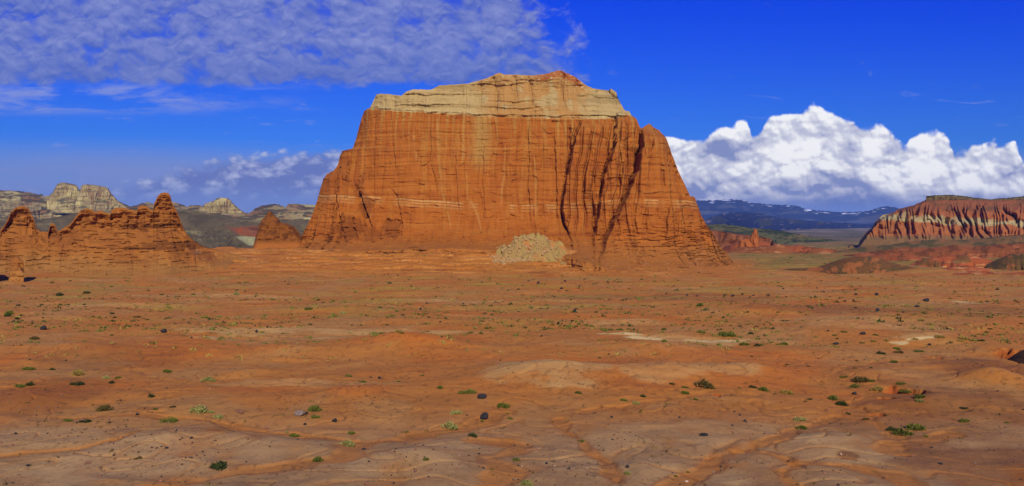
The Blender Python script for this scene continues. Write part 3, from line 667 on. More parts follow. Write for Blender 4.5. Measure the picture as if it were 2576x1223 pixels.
# small spire between ridge and butte
SP = [(618,640),(634,628),(645,590),(651,566),(660,552),(667,544),(674,535),(680,529),(686,538),(696,546),(704,556),(712,562),(720,561),(728,566),(736,568),(744,575),(750,584),(756,592),(760,606),(775,640)]
def sp_w(drop, x, z): return 3.5 * (1 - np.exp(-drop / 2)) + drop * .12 + np.clip(14 - z, 0, 40) * 1.0 * sm(drop, 0, 6)
def sp_disp(x, z, ue, ve, drop):
    jx = np.floor(x / 1.7); jz = np.floor(z / 1.8 + .4 * pn(x / 3, z / 3, 2))
    up = sm(z, 12, 15)
    return (up * (pn(jx * .71, jz * .31, 3) * 2.2 + fbm(x / 2, z / 1.4, 3, 4) * .6) + fbm(x / 6, z / 6, 3, 5) * .6) * sm(drop, 0, 1.5)
def sp_col(x, z, ue, ve, drop, d):
    n1 = fbm(x / 5, z / 4, 4, 15)
    c = np.broadcast_to(lin(150, 80, 38) * KR, x.shape + (3,)).copy()
    c = lerp3(c, lin(98, 46, 24) * KR, sm(n1, -.1, .3) * .7 * sm(z, 12, 15))
    return lerp3(c, lin(184, 98, 48) * KR, 1 - sm(z, 11, 14))
outcrop('rock_spire', SP, 500.0, sp_w, -4, 140, .7, sp_disp, sp_col, M_rock, 'small dark blocky rock spire on a mound just left of the butte', 'rock spire')
# small hoodoo bottom left + dark shaded wall at the frame edge
HD = [(20,706),(25,690),(25,668),(28,656),(35,648),(42,644),(50,650),(58,656),(60,668),(56,678),(54,700),(62,712)]
def hd_disp(x, z, ue, ve, drop): return (fbm(x / 2, z / 1.6, 4, 6) * .8 + pn(z / 1.5, x * .1, 7) * .7) * sm(drop, 0, 1)
outcrop('hoodoo', HD, 343.0, lambda d_, x, z: 3.0 * np.sqrt(1 - np.exp(-d_ / 1.2)), -2, 90, .35, hd_disp, ridge_col, M_rock, 'stubby orange hoodoo in front of the ridge by a black shaded recess', 'hoodoo')
def wedge():
    # rock wall that ends in a face turned away from the sun
    n, k = 70, 60; y0, y1 = 336, 352
    t = np.linspace(0, 1, n)[:, None]; h = np.linspace(0, 1, k)[None, :]
    zt = 13.5 + fbm(t * 4, h * 0, 3, 3) * 1.0 - 6.5 * t ** 2
    def face(xa, ya, xb, yb, seed):
        x_ = xa + (xb - xa) * t + h * 0; y_ = ya + (yb - ya) * t + h * 0; z_ = -3 + (zt + 3) * h
        dd_ = fbm(x_ / 3 + y_ / 3, z_ / 2.5, 4, seed) * .9
        return np.stack([x_ + dd_ * .5, y_ - dd_ * .8, z_], -1)
    xr0 = (-2 - U0) / F * y0; xr1 = (27 - U0) / F * (y1 + 12)
    A = face(-330, y0 + 8, xr0, y0, 5); 
    t2 = t; zt = (zt[-1:, :] * 0 + 7.0) + 2.5 * (1 - t) ** 1 * 0 + fbm(t * 5, h * 0, 3, 9) * .8
    A[..., 2] = -3 + (A[..., 2] + 3) * 1
    B = face(xr0, y0, xr1 - 9, y1 + 14, 6)
    Cc_ = face(xr1 - 9, y1 + 14, -330, y1 + 30, 7)
    V = np.concatenate([A, B, Cc_], 0)
    c = ridge_col(V[..., 0], V[..., 2], V[..., 0] * 0, V[..., 0] * 0 + 560, V[..., 0] * 0, 0)
    # roof
    top = V[:, -1, :]; cen = np.repeat(np.array([[-235, y1 + 2, 8.0]]), len(top), 0)
    V = np.concatenate([V, cen[:, None, :]], 1); c = np.concatenate([c, c[:, -1:, :]], 1)
    ob = mesh_np('rock_wall', V, grid_faces(V.shape[0], V.shape[1], flip=True), M_rock, c)
    tag(ob, 'low rock wall cut by the left frame edge, its end face in black shade', 'rock wall')
wedge()

# ------------------------------------------------------------------ rockfall cone under the butte
def cone_hill(name, cu, cv_top, yc, half, h, zf, colr, seed, front=1.0, kind='structure', m=None, rough=.5):
    n = 110; cx, cy, cz = world(cu, cv_top, yc)
    a_ = np.linspace(-1.25, 1.25, n); XX, YY = np.meshgrid(cx + a_ * half, cy + a_ * half * front)
    r = np.hypot((XX - cx) / half, (YY - cy) / (half * front)) + fbm(XX / half * 2.6, YY / half * 2.6, 4, seed) * .5
    ZZ = zf + (cz - zf) * (1 - np.clip(np.abs(r), 0.12, 1.4) ** 1.3) * (1 + .25 * fbm(XX / 7, YY / 5, 3, seed + 2)) + fbm(XX / 2.4, YY / 2.0, 4, seed + 1, .6) * rough
    cc = colr(XX, YY, ZZ, r)
    ob = mesh_np(name, np.stack([XX, YY, ZZ], -1), grid_faces(n, n), m or M_hill, cc); tag(ob, kind=kind); return ob
def talus_col(x, y, z, r):
    n1 = fbm(x / 5, y / 5, 4, 81)
    c = np.broadcast_to(lin(182, 136, 92) * KR, x.shape + (3,)).copy()
    c = lerp3(c, lin(190, 110, 66) * KR * 1.1, sm(n1 + sm(x, 25, 34) * .8 - .1, .0, .3) * .9)
    return c
cone_hill('talus_slope', 1342, 588, 436.0, 25, 14, 4.0, talus_col, 5, front=.8, rough=1.0)

# ------------------------------------------------------------------ background landforms
def simple_w(cliff, slope):
    return lambda drop, x, z: np.minimum(drop, cliff) * .18 + np.clip(drop - cliff, 0, 9999) * slope
def bgdisp(A, lx, lz, seed, rg=0.0):
    def f(x, z, ue, ve, drop):
        d = fbm(x / lx, z / lz, 5, seed, .55) * A
        if rg: d = d + (ridge(x / (lx * .5) + .5 * pn(x / lx, z / lx, seed), z / (lz * 3), 3, seed + 3) - .5) * rg
        return d * sm(drop, 0, A * 1.5)
    return f
# right-hand fluted mesa
RM = [(2118,640),(2130,634),(2136,618),(2142,616),(2150,622),(2159,620),(2165,603),(2172,592),(2182,582),(2192,575),(2201,560),(2210,549),(2221,541),(2244,536),(2261,526),(2280,521),(2299,516),(2315,509),(2329,503),(2330,493),(2363,491),(2390,490),(2414,492),(2430,494),(2448,497),(2470,499),(2493,502),(2505,500),(2516,499),(2545,497),(2580,493),(2640,490),(2760,498),(2900,492),(3100,505)]
YR = 1300.0
def rm_w(drop, x, z):
    # rim cliff, red slope, pale band, then fluted wall
    return np.where(z > 61, np.clip(70 - z, 0, 9) * .25, 2.2 + (61 - z) * 1.25) * sm(drop, 0, 6) + np.clip(8 - z, 0, 40) * 2.2
def rm_flute(x, z):
    s = x / 24.0 + (z - 30) * .014 + fbm(x / 55, z / 60, 3, 5) * 1.9
    big = np.abs(((s) % 1) - .5) * 2
    s2 = x / 8.5 + (z - 30) * .03 + pn(x / 14, z / 30, 6) * 1.2
    return big, np.abs((s2 % 1) - .5) * 2
def rm_disp(x, z, ue, ve, drop):
    b, s = rm_flute(x, z); amp = sm(61 - z, 0, 22) * sm(z, -2, 4)
    d = amp * ((b ** .8) * 19 - 11 + s * 7 - 3)
    rim = sm(z, 58, 62); d += rim * (np.floor(4 * pn(x / 14, z * 0, 9)) * 1.6 + fbm(x / 4, z / 5, 3, 8) * 3)
    d += fbm(x / 9, z / 6, 5, 10, .6) * 3.6
    return d * sm(drop, 0, 4)
def rm_col(x, z, ue, ve, drop, d):
    n1 = fbm(x / 25, z / 12, 4, 82); b, s = rm_flute(x, z)
    c = np.broadcast_to(lin(184, 98, 64) * KR, x.shape + (3,)).copy()
    c = lerp3(c, lin(186, 104, 62) * KR, (1 - sm(ue, 2280, 2330)) * .6)
    c = lerp3(c, lin(154, 82, 62) * KR, sm(z, 38, 48))
    c = lerp3(c, lin(120, 74, 58) * KR, sm(n1, 0, .3) * sm(z, 38, 48) * .8)
    lo = 27 + b * 3 + n1 * 5 - sm(ue, 2250, 2576) * 9; hi = lo + 13 - b * 5 + n1 * 4
    pale = sm(z, lo - 1, lo + 1) * (1 - sm(z, hi - 2, hi + 2)) * sm(ue, 2195, 2205)
    c = lerp3(c, lin(196, 164, 140) * KR, pale * .85 * sm(fbm(x / 9, z / 7, 4, 84), -.5, -.1))
    c = lerp3(c, lin(104, 78, 60) * KR, sm(z, 60, 62) * .9)
    c = lerp3(c, lin(140, 106, 80) * KR, sm(z, 61, 63) * sm(fbm(x / 8, z / 4, 3, 83), .05, .25) * .8)
    c = lerp3(c, lin(52, 54, 40) * KR, sm(1.8 - drop, 0, 1) * sm(z, 62, 64) * .9)
    c = lerp3(c, lin(150, 100, 72) * KR, 1 - sm(z, 2, 8))
    return c
V, C, us, ve = shell(RM, YR, rm_w, -24, 300, 1.0, rm_disp, rm_col, thick=.6)
Fm = grid_faces(V.shape[0], V.shape[1]); Vf = V.reshape(-1, 3); Cf = C.reshape(-1, 3)
rim = (Vf[:, 2] > 58.5)[Fm].all(1)
rt = empty('mesa', (700, YR, 0)); tag(rt, 'long fluted red and pale banded mesa with a dark rim at the right edge', 'mesa')
for nm, m_ in (('fluted_wall', ~rim), ('rim_rock', rim)):
    vv, ff, c_ = sub(Vf, Fm, Cf, m_); mesh_np(nm, vv - np.array([700, YR, 0]), ff, M_hill if nm == 'fluted_wall' else M_cap, c_, parent=rt)

def colfun(base, list_, seed, lx=60., lz=20., k=KR):
    """list_: (rgb, lo, hi, weight, seedoffset)"""
    def f(x, z, ue, ve, drop, d):
        c = np.broadcast_to(lin(*base) * k, x.shape + (3,)).copy()
        for (rgb, lo, hi, w, s, ax, az) in list_:
            c = lerp3(c, lin(*rgb) * k, sm(fbm(x / (lx * ax), z / (lz * az), 5, seed + s, .6), lo, hi) * w)
        return c
    return f
# white domes far left
BG2 = [(-700,500),(-400,470),(-200,486),(-60,476),(0,479),(40,480),(75,484),(98,490),(104,487),(110,494),(122,493),(135,484),(200,486),(290,502),(310,512),(330,520),(346,516),(360,510),(372,508),(385,512),(410,516),(436,507),(450,512),(470,520),(478,517),(500,516),(515,519),(530,524),(560,524),(595,528),(612,534),(624,537),(634,532),(642,524),(660,517),(690,513),(705,516),(718,522),(726,513),(733,512),(760,514),(800,516),(850,520),(1000,500),(1300,540)]
c_dome = colfun((166, 132, 106), [((88, 64, 50), -.08, .06, .92, 0, 1.2, .7), ((220, 184, 144), .1, .3, .8, 3, 2, 1.5), ((172, 110, 80), .1, .25, .75, 5, 1, .5), ((66, 64, 50), .22, .3, .85, 7, .3, .5)], 90, 90, 26)
outcrop('hill', BG2, 3300.0, lambda d_, x, z: d_ * 1.6 + 20 * (1 - np.exp(-d_ / 10)), -40, 150, 1.3, bgdisp(60, 160, 60, 7, 40), c_dome, M_far, kind='structure')
def butte_far(prof, y, label, seed):
    cf = colfun((186, 148, 118), [((224, 188, 148), 0, .3, .7, 1, 1, 1.), ((150, 100, 74), .12, .28, .75, 3, .4, 3), ((122, 84, 66), .1, .2, .6, 6, 2.5, .25)], seed, 60, 40)
    def c2(x, z, ue, ve, drop, d):
        c = cf(x, z, ue, ve, drop, d)
        c = lerp3(c, lin(120, 90, 70) * KR, (1 - sm(drop, 3, 9)) * sm(fbm(x / 30, z / 10, 3, seed + 4), -.2, .2)); c = lerp3(c, lin(110, 92, 78) * KR, sm(fbm(x / 70, z / 14, 4, seed + 9), .1, .25) * sm(drop, 45, 60) * .9)
        return c
    outcrop('sandstone_dome', prof, y, lambda d_, x, z: np.minimum(d_, 55) * .25 + np.clip(d_ - 55, 0, 999) * 1.3, 60, 110, .6, bgdisp(16, 40, 40, seed, 18), c2, M_far, label, 'rock dome', group='pale sandstone domes on the skyline')
butte_far([(118,505),(132,484),(137,476),(142,466),(148,461),(160,459),(172,461),(183,463),(192,466),(197,472),(203,482),(215,498),(228,512)], 3180.0, 'pale flat-topped dome left of its twin on the left skyline', 20)
butte_far([(190,505),(200,482),(204,470),(208,465),(220,464),(236,465),(252,468),(266,470),(272,474),(277,482),(282,489),(292,500),(308,513),(325,524)], 3140.0, 'pale flat-topped butte with dark crack, right one of the twin on the left skyline', 21)
butte_far([(485,530),(508,522),(516,512),(530,508),(540,504),(546,499),(556,497),(572,499),(580,503),(586,512),(600,524),(612,533),(628,545)], 3000.0, 'pale pointed dome with dark cap between ridge hoodoo and small spire', 22)
# grey slope with red and white badlands
BG1 = [(-500,560),(-200,540),(0,545),(60,556),(120,550),(200,535),(300,528),(380,522),(451,526),(480,527),(508,531),(550,540),(588,549),(635,554),(700,552),(760,552),(850,560),(1000,560),(1200,600)]
cg = colfun((128, 100, 80), [((104, 80, 62), -.05, .25, .8, 0, 1, 1.), ((176, 146, 116), .15, .35, .6, 3, 1, .6), ((74, 76, 54), .2, .32, .6, 5, .2, .4)], 110, 60, 16)
def bg1c(x, z, ue, ve, drop, d):
    c = cg(x, z, ue, ve, drop, d); n = fbm(x / 30, z / 12, 4, 33) * 10
    c = lerp3(c, lin(186, 84, 46) * KR, sm(ve + n, 568, 573) * (1 - sm(ve + n, 592, 596)) * sm(ue + n * 3, 480, 530) * (1 - sm(ue, 660, 700)) * (.6 + .4 * sm(fbm(x / 12, z / 5, 3, 35), -.1, .2)))
    c = lerp3(c, lin(200, 178, 150) * KR, sm(ve + n * .4, 593, 597) * (1 - sm(ve, 616, 620)) * sm(ue, 470, 490) * .9)
    c = lerp3(c, lin(74, 48, 36) * KR, np.exp(-((ve - 576 - n) / 5) ** 2) * sm(ue, 560, 590) * (1 - sm(ue, 620, 640)) * .8)
    return c
outcrop('hill', BG1, 1500.0, lambda d_, x, z: d_ * 6.5, -30, 190, 1.3, lambda x, z, ue, ve, drop: (fbm(x / 60, z / 20, 4, 7) * 26 + (ridge(x / 22, z / 14, 3, 8) - .6) * 26 * (1 - sm(z, 2, 22))) * sm(drop, 0, 6), bg1c, M_hill, kind='structure')
# far mountains right
MT = [(1000,512),(1300,508),(1500,510),(1700,506),(1741,505),(1790,504),(1850,502),(1870,504),(1891,510),(1940,515),(1999,517),(2013,521),(2027,526),(2060,530),(2108,533),(2150,533),(2186,531),(2200,526),(2210,522),(2222,520),(2234,519),(2248,521),(2258,524),(2280,529),(2350,535),(2500,530),(2700,520),(3000,525),(3400,540)]
def mtc(x, z, ue, ve, drop, d):
    n = fbm(x / 500, z / 60, 5, 41, .6); c = np.broadcast_to(lin(34, 52, 92) * .8, x.shape + (3,)).copy()  # forest colour, its darkness also standing in for the cloud shadow over it
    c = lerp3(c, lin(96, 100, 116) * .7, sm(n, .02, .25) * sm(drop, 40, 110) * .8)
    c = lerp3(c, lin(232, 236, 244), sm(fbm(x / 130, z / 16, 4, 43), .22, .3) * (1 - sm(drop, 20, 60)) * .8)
    return c
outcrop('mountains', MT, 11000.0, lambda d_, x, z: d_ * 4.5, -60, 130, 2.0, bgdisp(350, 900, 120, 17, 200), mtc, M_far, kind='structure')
M2 = [(1200,560),(1500,545),(1700,556),(1741,556),(1768,553),(1800,543),(1819,538),(1850,534),(1870,533),(1900,535),(1921,539),(1960,547),(2000,552),(2060,557),(2120,560),(2200,566),(2300,560),(2600,560),(3000,570)]
def m2c(x, z, ue, ve, drop, d):
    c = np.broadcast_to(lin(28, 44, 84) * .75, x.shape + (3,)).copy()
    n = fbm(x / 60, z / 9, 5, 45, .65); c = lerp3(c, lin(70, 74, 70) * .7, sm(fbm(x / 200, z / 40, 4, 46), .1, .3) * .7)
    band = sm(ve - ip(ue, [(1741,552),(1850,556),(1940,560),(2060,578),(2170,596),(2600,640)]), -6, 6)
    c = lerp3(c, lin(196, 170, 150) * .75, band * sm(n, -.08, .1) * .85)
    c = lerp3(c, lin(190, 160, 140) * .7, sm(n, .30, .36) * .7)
    return c
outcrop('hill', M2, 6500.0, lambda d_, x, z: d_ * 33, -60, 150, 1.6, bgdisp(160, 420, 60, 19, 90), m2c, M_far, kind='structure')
# green scrub hill
M3 = [(1300,575),(1600,570),(1741,568),(1775,566),(1800,564),(1830,565),(1860,569),(1891,573),(1930,577),(1972,582),(2010,589),(2040,595),(2090,603),(2135,611),(2200,617),(2400,620),(2800,616)]
m3c = colfun((118, 104, 70), [((62, 66, 36), -.02, .15, .9, 0, .8, 1.), ((152, 108, 76), .12, .28, .7, 3, 1, 1), ((42, 46, 26), .12, .2, .8, 5, .18, .35)], 130, 60, 8, KR * .9)
outcrop('hill', M3, 1700.0, lambda d_, x, z: d_ * 12, -42, 130, 1.2, bgdisp(60, 90, 12, 23, 40), m3c, M_hill, kind='structure')
# red cliff wall behind the far spire
RW = [(1720,590),(1760,574),(1782,578),(1800,580),(1846,587),(1870,590),(1900,594),(1938,600),(1945,612),(1990,618),(2050,625),(2100,630)]
def rwd(x, z, ue, ve, drop): return (np.abs(np.sin(x / 4.6 + fbm(x / 30, z / 60, 2, 4) * 3)) * 9 - 4 + np.clip(pn(x / 26, z * 0, 5), -.5, .5) * 26) * sm(drop, 0, 1.5) * sm(z, -6, -1)
rwc = colfun((148, 78, 56), [((180, 106, 84), 0, .3, .7, 0, 1, .4), ((110, 54, 40), .1, .3, .7, 3, .2, 4)], 140, 30, 20)
outcrop('cliff_band', RW, 1100.0, lambda d_, x, z: np.minimum(d_, 15) * .2 + np.clip(d_ - 15, 0, 99) * 3.0, -26, 90, .8, rwd, rwc, M_hill, 'low fluted red cliff band behind the far dark spire', 'cliff')
# far spire and its mound
FS = [(1846,628),(1856,620),(1864,604),(1872,601),(1880,600),(1886,596),(1891,589),(1895,581),(1898,576),(1901,574),(1905,580),(1908,592),(1911,610),(1915,624),(1922,630)]
outcrop('rock_spire', FS, 830.0, lambda d_, x, z: 6 * (1 - np.exp(-d_ / 8)), -16, 90, .5, bgdisp(5, 9, 12, 27, 3), colfun((188, 96, 56), [((130, 64, 42), .0, .3, .7, 0, .3, 1.)], 150, 20, 10), M_hill, 'distant pointed red spire on a red mound right of the butte', 'rock spire')
FS2 = [(1934,628),(1938,616),(1941,606),(1945,604),(1947,616),(1950,628)]
outcrop('rock_spire', FS2, 830.0, lambda d_, x, z: 5 * (1 - np.exp(-d_ / 8)), -16, 50, .4, bgdisp(3, 9, 12, 28, 3), colfun((70, 38, 30), [((50, 30, 24), .0, .3, .7, 0, .3, 1.)], 151, 20, 10), M_hill, 'distant small black wedge-shaped fin right of the pointed spire', 'rock spire')
RHC = lambda s: colfun((150, 86, 58), [((118, 60, 42), .0, .25, .7, 0, 1, 1.), ((196, 140, 116), .2, .34, .7, 3, .6, .25)], s, 26, 8, KG * .7)
def hillock(prof, y, s, base=None, lst=None, slope=2.6, A=3.0, du=1.0, zf=-6, rg=2.0, k=KG * .72, rows=70):
    cf = colfun(base, lst, s, 22, 5, k) if base else RHC(s)
    outcrop('hill', prof, y, lambda d_, x, z: d_ * slope + 3 * (1 - np.exp(-d_ / 1.5)), zf, rows, du, bgdisp(A, 18, 7, s, rg), cf, M_hill, kind='structure')
hillock([(1815,642),(1830,636),(1850,626),(1870,620),(1900,622),(1930,620),(1960,614),(1980,622),(2000,634),(2020,642)], 800., 31, zf=-16)
hillock([(2020,640),(2035,628),(2054,625),(2075,626),(2090,636),(2100,642)], 780., 32, zf=-16)
hillock([(2080,640),(2110,630),(2140,626),(2180,618),(2240,616),(2300,606),(2360,602),(2420,604),(2470,600),(2520,594),(2580,590),(2700,586),(2900,590)], 860., 33, (128, 92, 66), [((86, 76, 52), .0, .2, .9, 0, 1, 1.), ((164, 92, 62), .12, .3, .7, 3, 1, 1)], slope=4.5, zf=-22, A=8, rg=6)
hillock([(2060,662),(2100,646),(2150,638),(2220,630),(2280,622),(2340,624),(2400,616),(2440,624),(2500,616),(2560,612),(2640,606),(2800,610)], 600., 34, (146, 80, 54), [((104, 60, 42), .0, .2, .85, 0, .5, 1.), ((178, 104, 76), .15, .3, .7, 3, 1, 1)], slope=3.2, zf=-8, A=7, rg=6)
hillock([(2270,676),(2290,664),(2320,652),(2350,646),(2390,642),(2430,641),(2460,646),(2490,654),(2520,662),(2570,664),(2640,650),(2800,640)], 470., 35, (168, 84, 56), [((204, 146, 116), .12, .28, .6, 3, .4, .3), ((96, 80, 52), .1, .2, .7, 9, .6, 1), ((120, 58, 42), .1, .25, .7, 6, .5, 1)], slope=2.6, zf=-8, A=6, rg=12)
hillock([(1905,692),(1925,687),(1960,680),(1989,676),(2030,675),(2057,672),(2090,660),(2122,650),(2150,646),(2187,645),(2215,650),(2244,662),(2280,668),(2312,676),(2340,690)], 430., 36, (116, 76, 50), [((84, 68, 44), .0, .2, .7, 0, 1, 1.), ((172, 100, 62), .02, .18, .85, 3, .5, 1)], slope=3.5, zf=-6, A=5, rg=5)
hillock([(2480,668),(2510,652),(2540,640),(2580,636),(2640,640),(2760,650)], 450., 37, (110, 78, 52), [((78, 66, 44), .0, .2, .7, 0, 1, 1.), ((160, 94, 62), .1, .2, .8, 3, .5, 1)], slope=2.5, zf=-6, A=5, rg=5)
hillock([(2360,704),(2385,692),(2420,684),(2450,680),(2490,684),(2530,688),(2580,684),(2640,690),(2700,700)], 390., 38, (158, 80, 54), [((204, 150, 128), .14, .28, .7, 3, .5, .3), ((110, 56, 40), .0, .2, .7, 6, .5, 1)], slope=1.8, zf=-4, A=2.4, rg=2.2)
hillock([(1800,640),(1822,622),(1840,612),(1862,606),(1885,604),(1915,606),(1935,610),(1958,616),(1985,620),(2010,617),(2040,622),(2080,626),(2110,630),(2140,640)], 900., 44, (160, 82, 54), [((112, 58, 42), .0, .2, .8, 0, .4, 1.)], slope=2.0, zf=-20, A=5, rg=10)
hillock([(2150,662),(2180,646),(2215,640),(2260,636),(2300,642),(2330,652),(2350,664)], 540., 41, (150, 78, 52), [((96, 56, 40), .0, .2, .8, 0, .4, 1.), ((190, 124, 96), .15, .3, .6, 3, .5, .3)], slope=2.4, zf=-8, A=5, rg=11)
hillock([(2400,640),(2430,626),(2470,618),(2500,622),(2540,614),(2580,612),(2640,606),(2720,612)], 640., 42, (148, 76, 52), [((98, 56, 42), .0, .2, .8, 0, .4, 1.)], slope=2.2, zf=-8, A=6, rg=14)
hillock([(2330,692),(2350,682),(2390,672),(2430,668),(2470,672),(2500,680),(2530,690)], 425., 43, (166, 86, 58), [((206, 152, 126), .08, .22, .7, 3, .4, .25), ((108, 54, 38), .02, .2, .7, 6, .5, 1)], slope=1.6, zf=-4, A=2.6, rg=7)
hillock([(2535,906),(2552,892),(2566,884),(2590,876),(2640,862),(2720,850),(2800,900)], 150., 39, (70, 44, 32), [((40, 28, 24), .0, .2, .8, 0, .1, .2)], slope=1.8, zf=-1, A=.5, rg=.5, rows=50)

# ------------------------------------------------------------------ shrubs, boulders, stones
def leafmat(name, c1, c2):
    m = bpy.data.materials.new(name); m.use_nodes = True; n = m.node_tree; bs = n.nodes['Principled BSDF']
    bs.inputs['Roughness'].default_value = .9; bs.inputs['Specular IOR Level'].default_value = .1
    g_ = n.nodes.new('ShaderNodeNewGeometry'); oi = n.nodes.new('ShaderNodeObjectInfo')
    f = (noise(n, E(n, g_.outputs['Position']), 6.0, 3, .6) - .5) * 1.6 + .5 + (E(n, oi.outputs['Random']) - .5) * .5
    c = mix(n, f.cl(), tuple(c1), tuple(c2)); n.links.new(c.s, bs.inputs['Base Color']); return m
LM = {'g': leafmat('sage_leaf', lin(58, 68, 22), lin(112, 112, 44)), 'd': leafmat('dark_shrub_leaf', lin(30, 40, 20), lin(66, 74, 34)),
      'p': leafmat('pale_sage_leaf', lin(108, 108, 52), lin(154, 146, 84)), 'y': leafmat('dry_grass_leaf', lin(122, 102, 42), lin(164, 138, 70)),
      'w': leafmat('straw', lin(112, 84, 44), lin(146, 114, 68)), 'o': leafmat('olive_twig', lin(70, 58, 28), lin(104, 88, 44))}
def shrub_arrays(r, n, leaf, h, lobes):
    """leaf tufts over several low lobes, radius 1"""
    V, Fc = [], []
    cen = [(0, 0, 1.0)] + [(r.uniform(-.65, .65), r.uniform(-.5, .5), r.uniform(.45, .75)) for _ in range(lobes)]
    for i in range(n):
        cx, cy, s = cen[r.randrange(len(cen))]; s *= .62
        th = r.uniform(0, 2 * math.pi); ph = math.acos(r.uniform(0.0, 1)); rr = s * r.uniform(.55, 1.08)
        p = Vector((cx + rr * math.sin(ph) * math.cos(th), cy + rr * math.sin(ph) * math.sin(th), max(.02, h * rr * math.cos(ph) * 1.5)))
        dirv = Vector((math.sin(ph) * math.cos(th), math.sin(ph) * math.sin(th), .35 + math.cos(ph))).normalized()
        dirv = (dirv + Vector((r.gauss(0, .4), r.gauss(0, .4), r.gauss(0, .3)))).normalized()
        sd = dirv.cross(Vector((r.gauss(0, 1), r.gauss(0, 1), r.gauss(0, 1)))).normalized()
        L = leaf * r.uniform(.7, 1.5); w_ = L * .3
        b = len(V); V += [p - sd * w_ - dirv * L * .4, p + sd * w_ - dirv * L * .4, p + sd * w_ * .5 + dirv * L, p - sd * w_ * .5 + dirv * L]
        Fc.append((b, b + 1, b + 2, b + 3))
    return np.array([tuple(q) for q in V]), np.array(Fc)
PROTO = {}
for i in range(5):
    r = random.Random(50 + i); PROTO[i] = shrub_arrays(r, 520, .13, .62, 2 + i % 4)
SHM = {}
def shrub_mesh(i, kind):
    if (i, kind) not in SHM:
        V, Fc = PROTO[i]; ob = mesh_np('shrub', V, Fc, LM[kind], smooth=False, link=False); SHM[(i, kind)] = ob.data; bpy.data.objects.remove(ob)
    return SHM[(i, kind)]
def put_shrub(u, v_, w, kind, label, group=None, name='shrub'):
    x, y, z = hit(u, v_ + w * .12); s = w / F * y / 1.5
    o_ = bpy.data.objects.new(name, shrub_mesh(random.randrange(5), kind)); COL.objects.link(o_)
    o_.location = (x, y, z - .06 * s); o_.scale = (s * random.uniform(.95, 1.1), s * random.uniform(.8, 1.1), s * random.uniform(.75, 1.05)); o_.rotation_euler = (0, 0, random.uniform(-.5, .5))
    return tag(o_, label, 'grass tuft' if kind == 'y' else 'shrub', group)
